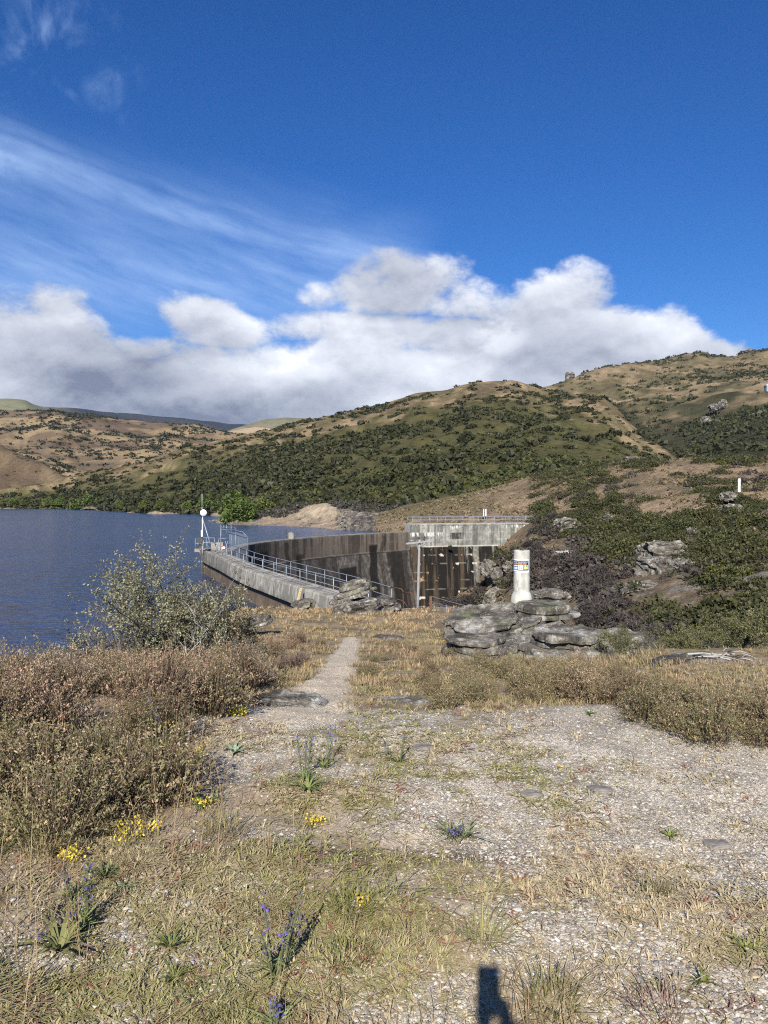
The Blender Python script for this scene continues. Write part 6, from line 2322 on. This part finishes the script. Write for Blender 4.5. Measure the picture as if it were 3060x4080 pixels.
def bugloss(seed, stems, h, spread=.10):
    """blue spikes over a tuft of narrow leaves: returns leaf, stem, flower meshes"""
    rg = np.random.RandomState(seed)
    lv = rosette(seed, 26, .085, .008, ((.13, .155, .05), (.30, .33, .12)))
    st = MB()
    SL, spikes = [], []
    for i in range(stems):
        P, Cc = [], []
        a, rr = rg.uniform(0, 6.28), spread * rg.rand() ** .5
        b = Vector((math.cos(a) * rr * .4, math.sin(a) * rr * .4, 0))
        t = Vector((math.cos(a) * rr * 1.3, math.sin(a) * rr * 1.3, h * rg.uniform(.6, 1.05)))
        st.tube([b, b.lerp(t, .5) + Vector((0, 0, .01)), t], [.004, .0035, .0025], 5, False)
        for k in range(20):
            f = rg.uniform(.55, 1.03)
            p = b.lerp(t, f)
            P.append(np.array(p) + rg.normal(0, .008, 3))
            Cc.append(mixc((.075, .060, .28), (.15, .13, .42), [rg.rand()])[0] if rg.rand() < .62 else np.array((.10, .095, .14)))
        P, Cc = np.array(P), np.array(Cc)
        d = rand_dirs(len(P), rg, .5)
        V, F = leaf_quads(P, d, perp(d, rg), rg.uniform(.004, .008, len(P)), rg.uniform(.003, .006, len(P)))
        spikes.append(mesh('flower_spike', V, F, M_LEAF, np.repeat(Cc, 4, 0), False))
        for k in range(14):
            SL.append(np.array(b.lerp(t, rg.uniform(.1, .9))) + rg.normal(0, .006, 3))
    SL = np.array(SL)
    d = rand_dirs(len(SL), rg, .8)
    V, F = leaf_quads(SL, d, perp(d, rg), rg.uniform(.012, .025, len(SL)), np.full(len(SL), .003))
    sv = np.array([tuple(v) for v in st.v])
    stm = mesh('stems', np.concatenate([sv, V]), [np.array(st.q), F + len(sv)], M_LEAF, np.tile((.12, .14, .07), (len(sv) + len(V), 1)), False)
    return mesh('leaves', lv[0], lv[1], M_LEAF, lv[2], False), stm, spikes


def place_bugloss(label, sx, sy, seed, stems, h, spread=.1, lean=(0, 0)):
    x, y, z = gp(sx, sy)
    root = empty('bugloss_plant', (x, y, z), label, 'flower', 'blue flowering plants')
    root.rotation_euler = (*lean, seed)
    lv, st, sp = bugloss(seed, stems, h, spread)
    link('leaves', lv, root)
    link('stems', st, root)
    for m in sp:
        link('flower_spike', m, root)


for a in [('tallest blue bugloss with several flower spikes in the near foreground', 1105, 3880, 701, 6, .26, .10), ('blue bugloss leaning over its pale rosette at the left', 330, 3700, 702, 4, .16, .12, (.3, .5)), ('blue bugloss behind the yellow tuft at the left', 300, 3590, 708, 2, .16, .05),
          ('blue flower spike cut by the bottom edge of the photo', 1100, 4110, 703, 2, .12, .04), ('dark blue bugloss at the edge of the gravel, tallest in the middle distance', 1210, 3110, 704, 3, .30, .08), ('small blue bugloss beside the tall middle one', 1290, 3060, 705, 2, .26, .1), ('pair of faint blue spikes below the rim rocks', 1585, 3040, 706, 2, .2, .10),
          ('faded bugloss with drooping leaves at the centre right', 1790, 3330, 707, 3, .10, .12), ('single blue spike hidden in the left heath', 620, 2990, 709, 2, .36, .04)]:
    place_bugloss(*a)


def yellow_clump(label, sx, sy, seed, r, h, n, dense=1.0, dmax=30):
    rg = np.random.RandomState(seed)
    x, y, z = gp(sx, sy, dmax=dmax)
    root = empty('stonecrop', (x, y, z), label, 'flower', 'yellow flowering plants')
    a, rr = rg.uniform(0, 6.28, n), r * np.sqrt(rg.rand(n))
    hh = h * .8 * rg.uniform(.5, 1.05, n)
    base = np.stack([np.cos(a) * rr, np.sin(a) * rr, np.zeros(n)], -1)
    V, F, C = blades(base, hh, rg.uniform(0, .3, n), a, np.full(n, .003 * (1 + .06 * y)), np.tile((.10, .12, .035), (n, 1)), np.tile((.20, .21, .06), (n, 1)))
    single = n <= 18
    if single:
        for i in range(n):
            link('stem', mesh('stem', V[6 * i:6 * i + 6], F[:2], M_LEAF, C[6 * i:6 * i + 6], False), root)
    else:
        link('stems', mesh('stems', V, F, M_LEAF, C, False), root)
    k = 6
    P = np.repeat(base, k, 0)
    P[:, 2] += np.repeat(hh, k) * .92
    P += rg.normal(0, .009 * (1 + .05 * y), P.shape) * dense
    d = rand_dirs(len(P), rg, 1.2)
    V, F = leaf_quads(P, d, perp(d, rg), rg.uniform(.004, .007, len(P)) * (1 + .05 * y), rg.uniform(.003, .006, len(P)) * (1 + .05 * y))
    c = mixc((.45, .33, .03), (.64, .52, .07), rg.rand(len(P)))
    c4 = np.repeat(c, 4, 0)
    if single:
        for i in range(n):
            s = slice(4 * k * i, 4 * k * (i + 1))
            link('flower_head', mesh('flower_head', V[s], F[:k], M_LEAF, c4[s], False), root)
    else:
        link('flowers', mesh('flowers', V, F, M_LEAF, c4, False), root)


for a in [('dense bright yellow cushion on the bare ledge at the heath edge', 935, 2850, 801, .09, .06, 60, 1.4), ('yellow flower clump in the grass at the left foreground', 290, 3450, 802, .055, .10, 16), ('yellow flowers on thin stems at the lower edge of the heath', 515, 3360, 803, .07, .13, 18), ('small yellow clump right of the lower heath edge', 620, 3345, 804, .04, .08, 8), ('yellow flowers on a green leafy plant at the heath corner', 815, 3230, 805, .05, .07, 14),
          ('scattered yellow blooms at the right side of the heath', 690, 3170, 806, .07, .12, 10), ('pale yellow blooms by the gravel tongue', 780, 3040, 807, .09, .12, 9), ('yellow bloom low in the heath, left of the gravel tongue', 640, 2960, 808, .07, .2, 8), ('yellow sprig at the centre foreground by the bugloss', 1440, 3610, 809, .02, .05, 4), ('faded yellow tuft under the middle bugloss', 1250, 3290, 810, .06, .05, 12),
          ('yellow patch beside the rock face of the pillar outcrop', 1790, 2560, 811, .30, .10, 26, 1.5, 40), ('yellow tuft in the heath left of the path', 1060, 2580, 812, .12, .08, 12, 1.5, 40), ('lone yellow bloom on the right gravel', 2225, 3070, 813, .012, .05, 3)]:
    yellow_clump(*a)

# pale rosettes
for i, (lb, sx, sy, L, w, n, c) in enumerate([('large pale green rosette with strap leaves at the left foreground', 235, 3790, .17, .020, 18, ((.18, .20, .07), (.38, .40, .16))), ('grey green mullein rosette on the gravel tongue', 935, 3000, .10, .026, 14, ((.18, .23, .15), (.32, .38, .25))), ('yellow green rosette in the lower left gravel', 680, 3790, .09, .010, 24, ((.10, .13, .03), (.24, .26, .08))), ('green rosette below the centre of the lower left gravel', 695, 3910, .08, .008, 30, ((.09, .12, .03), (.22, .24, .08))),
                                              ('rosette tuft left of the lower left gravel', 420, 3500, .12, .008, 34, ((.08, .10, .03), (.22, .23, .08))), ('bright green leafy plant with yellow blooms at the heath corner', 800, 3215, .11, .022, 12, ((.07, .13, .03), (.16, .24, .06))), ('green rosette at the foot of the middle bugloss', 1225, 3150, .13, .016, 22, ((.10, .13, .04), (.22, .26, .09))), ('small green rosette alone on the upper right gravel', 2350, 2850, .06, .014, 14, ((.09, .15, .03), (.2, .26, .06))),
                                              ('yellow green tuft in the right gravel near the photo edge', 2970, 3790, .07, .010, 18, ((.12, .14, .03), (.27, .28, .08))), ('yellow green tuft at the right, above the dirt patch', 2670, 3340, .08, .008, 22, ((.12, .14, .03), (.27, .28, .08))), ('grey leafed plant with drooping strap leaves right of centre', 1850, 3340, .14, .014, 14, ((.15, .17, .08), (.30, .31, .17))), ('green tuft at the bottom right foreground', 2800, 3920, .06, .009, 18, ((.10, .13, .03), (.2, .22, .06))), ('bluish green feathery rosette in the lower left', 1490 - 1000, 3560, .07, .006, 26, ((.11, .17, .09), (.2, .28, .15)))]):
    x, y, z = gp(sx, sy)
    V, F, C = rosette(900 + i, n, L * .78, w * .85, c)
    o = link('rosette_plant', mesh('rosette_plant', V, F, M_LEAF, C, False))
    o.location = (x, y, z)
    tag(o, lb, 'plant', 'leafy rosettes')

# grass tufts that stand out on the left
for i, (lb, sx, sy, h, n, c, sp) in enumerate([('tall golden grass tussock at the left photo edge', 30, 2760, .60, 150, ((.26, .18, .07), (.50, .37, .17)), .22), ('fine pale straw tuft at the lower left', 165, 3400, .26, 220, ((.26, .20, .11), (.50, .40, .25)), .13), ('bright green grass tuft at the left edge', 40, 3380, .26, 120, ((.06, .09, .02), (.17, .22, .05)), .12), ('green grass growing through the middle of the left heath', 420, 3170, .36, 90, ((.07, .09, .025), (.18, .20, .07)), .18), ('long green grass at the left edge of the heath', 20, 3170, .36, 90, ((.06, .085, .02), (.17, .20, .06)), .18),
                                               ('straw coloured grass tuft left of centre foreground', 890, 3330, .20, 150, ((.14, .13, .05), (.36, .31, .15)), .16), ('green and straw tuft at the bottom right of centre', 2200, 4010, .17, 130, ((.09, .10, .03), (.28, .27, .10)), .14), ('reddish dead grass tuft at the bottom right', 2620, 4030, .16, 90, ((.17, .11, .08), (.34, .24, .17)), .12), ('yellow green tuft with long arching straws right of centre', 1930, 3750, .22, 110, ((.12, .13, .04), (.33, .30, .12)), .12), ('yellowish grass patch in the lower centre', 1420, 3620, .13, 170, ((.11, .12, .03), (.30, .29, .09)), .16),
                                               ('green tuft below the yellowish grass patch', 1390, 3830, .12, 120, ((.10, .11, .03), (.26, .26, .08)), .15), ('green mat left of the nearest bugloss', 880, 4000, .09, 130, ((.09, .10, .03), (.22, .22, .07)), .16), ('tuft of arching straws on the right dirt', 2600, 3560, .17, 90, ((.13, .13, .05), (.35, .30, .15)), .10)]):
    rg = np.random.RandomState(950 + i)
    x, y, z = gp(sx, sy)
    a, rr = rg.uniform(0, 6.28, n), sp * np.sqrt(rg.rand(n)) * .6
    base = np.stack([np.cos(a) * rr, np.sin(a) * rr, np.zeros(n)], -1)
    f = rg.rand(n)
    V, F, C = blades(base, h * .72 * rg.uniform(.2, 1.1, n) ** 1.2, rg.uniform(.2, 1.6, n), a + rg.normal(0, .8, n), np.full(n, .0030) * (1 + .04 * y), mixc(c[0], c[1], f * .5), mixc(c[0], c[1], f))
    o = link('grass_tuft', mesh('grass_tuft', V, F, M_LEAF, C, False))
    o.location = (x, y, z)
    tag(o, lb, 'grass', 'grass tufts')


# ------------------------------------------------------------------ the photographer, standing behind the camera; only the shadow reaches the picture
def photographer():
    root = empty('person', (0.02, -.42, float(h_ground(0, -.42))), 'person in a dark jacket holding a phone up in both hands', 'person')
    L = Vector(root.location)
    J, E, Rr = [], [], []

    def j(x, y, z, r, parent=None):
        J.append((x, y, z))
        Rr.append(r)
        if parent is not None:
            E.append((parent, len(J) - 1))
        return len(J) - 1
    pel = j(0, 0, .93, .13)
    ch = j(0, .01, 1.22, .14, j(0, 0, 1.08, .12, pel))
    nk = j(0, .03, 1.46, .055, j(0, .01, 1.38, .11, ch))
    j(0, .05, 1.655, .065, j(0, .04, 1.58, .08, j(0, .03, 1.52, .07, nk)))
    for s in (-1, 1):
        k = j(s * .10, .02, .50, .058, j(s * .10, 0, .86, .085, pel))
        an = j(s * .11, 0, .09, .042, k)
        j(s * .12, .15, .035, .032, an)
        sh = j(s * .19, .01, 1.38, .058, ch)
        el = j(s * .085, .17, 1.17, .055, sh)
        wr = j(s * .040, .36, 1.37, .027, el)
        pm = j(s * .030, .385, 1.43, .024, wr)
        for i in range(4):
            a = j(s * (.036 + .001 * i), .415, 1.435 + .016 * i, .0085, pm)
            b = j(s * (.026 - .002 * i), .43, 1.44 + .016 * i, .0078, a)
            j(s * (.013 - .002 * i), .431, 1.445 + .016 * i, .0068, b)
        t = j(s * .026, .40, 1.47, .0095, pm)
        j(s * .016, .408, 1.49, .008, t)
    me = bpy.data.meshes.new('body')
    me.from_pydata(J, E, [])
    o = link('body', me, root)
    sk = o.modifiers.new('skin', 'SKIN')
    for v, r in zip(me.skin_vertices[0].data if me.skin_vertices else [], Rr):
        v.radius = (r, r)
    if not me.skin_vertices:
        bm = bmesh.new()
        bm.from_mesh(me)
        lay = bm.verts.layers.skin.verify()
        for v, r in zip(bm.verts, Rr):
            v[lay].radius = (r, r)
        bm.verts.ensure_lookup_table()
        bm.verts[0][lay].use_root = True
        bm.to_mesh(me)
        bm.free()
    su = o.modifiers.new('subsurf', 'SUBSURF')
    su.levels = su.render_levels = 1
    me.materials.append(M_DARK)
    MB().box((0, -.012, 1.535), (.077, .009, .16)).build('tmp', M_DARK).name = 'phone'
    tag(bpy.data.objects['phone'], 'dark phone held upright in both hands', 'phone')


photographer()


# ------------------------------------------------------------------ thin air over the distance
def build_haze():
    m = bpy.data.materials.new('haze')
    m.use_nodes = True
    N = Nodes(m.node_tree)
    v = N.n('ShaderNodeVolumePrincipled')
    v.inputs['Color'].default_value = (.62, .76, 1.0, 1)
    v.inputs['Density'].default_value = HAZE
    v.inputs['Anisotropy'].default_value = 0.0
    out = N.n('ShaderNodeOutputMaterial')
    N.put(out.inputs['Volume'], v.outputs[0])
    b = MB().box((-700, 3300, 245), (9600, 7600, 570))
    o = b.build('haze', m)
    o['kind'] = 'stuff'


HAZE = .00002
build_haze()
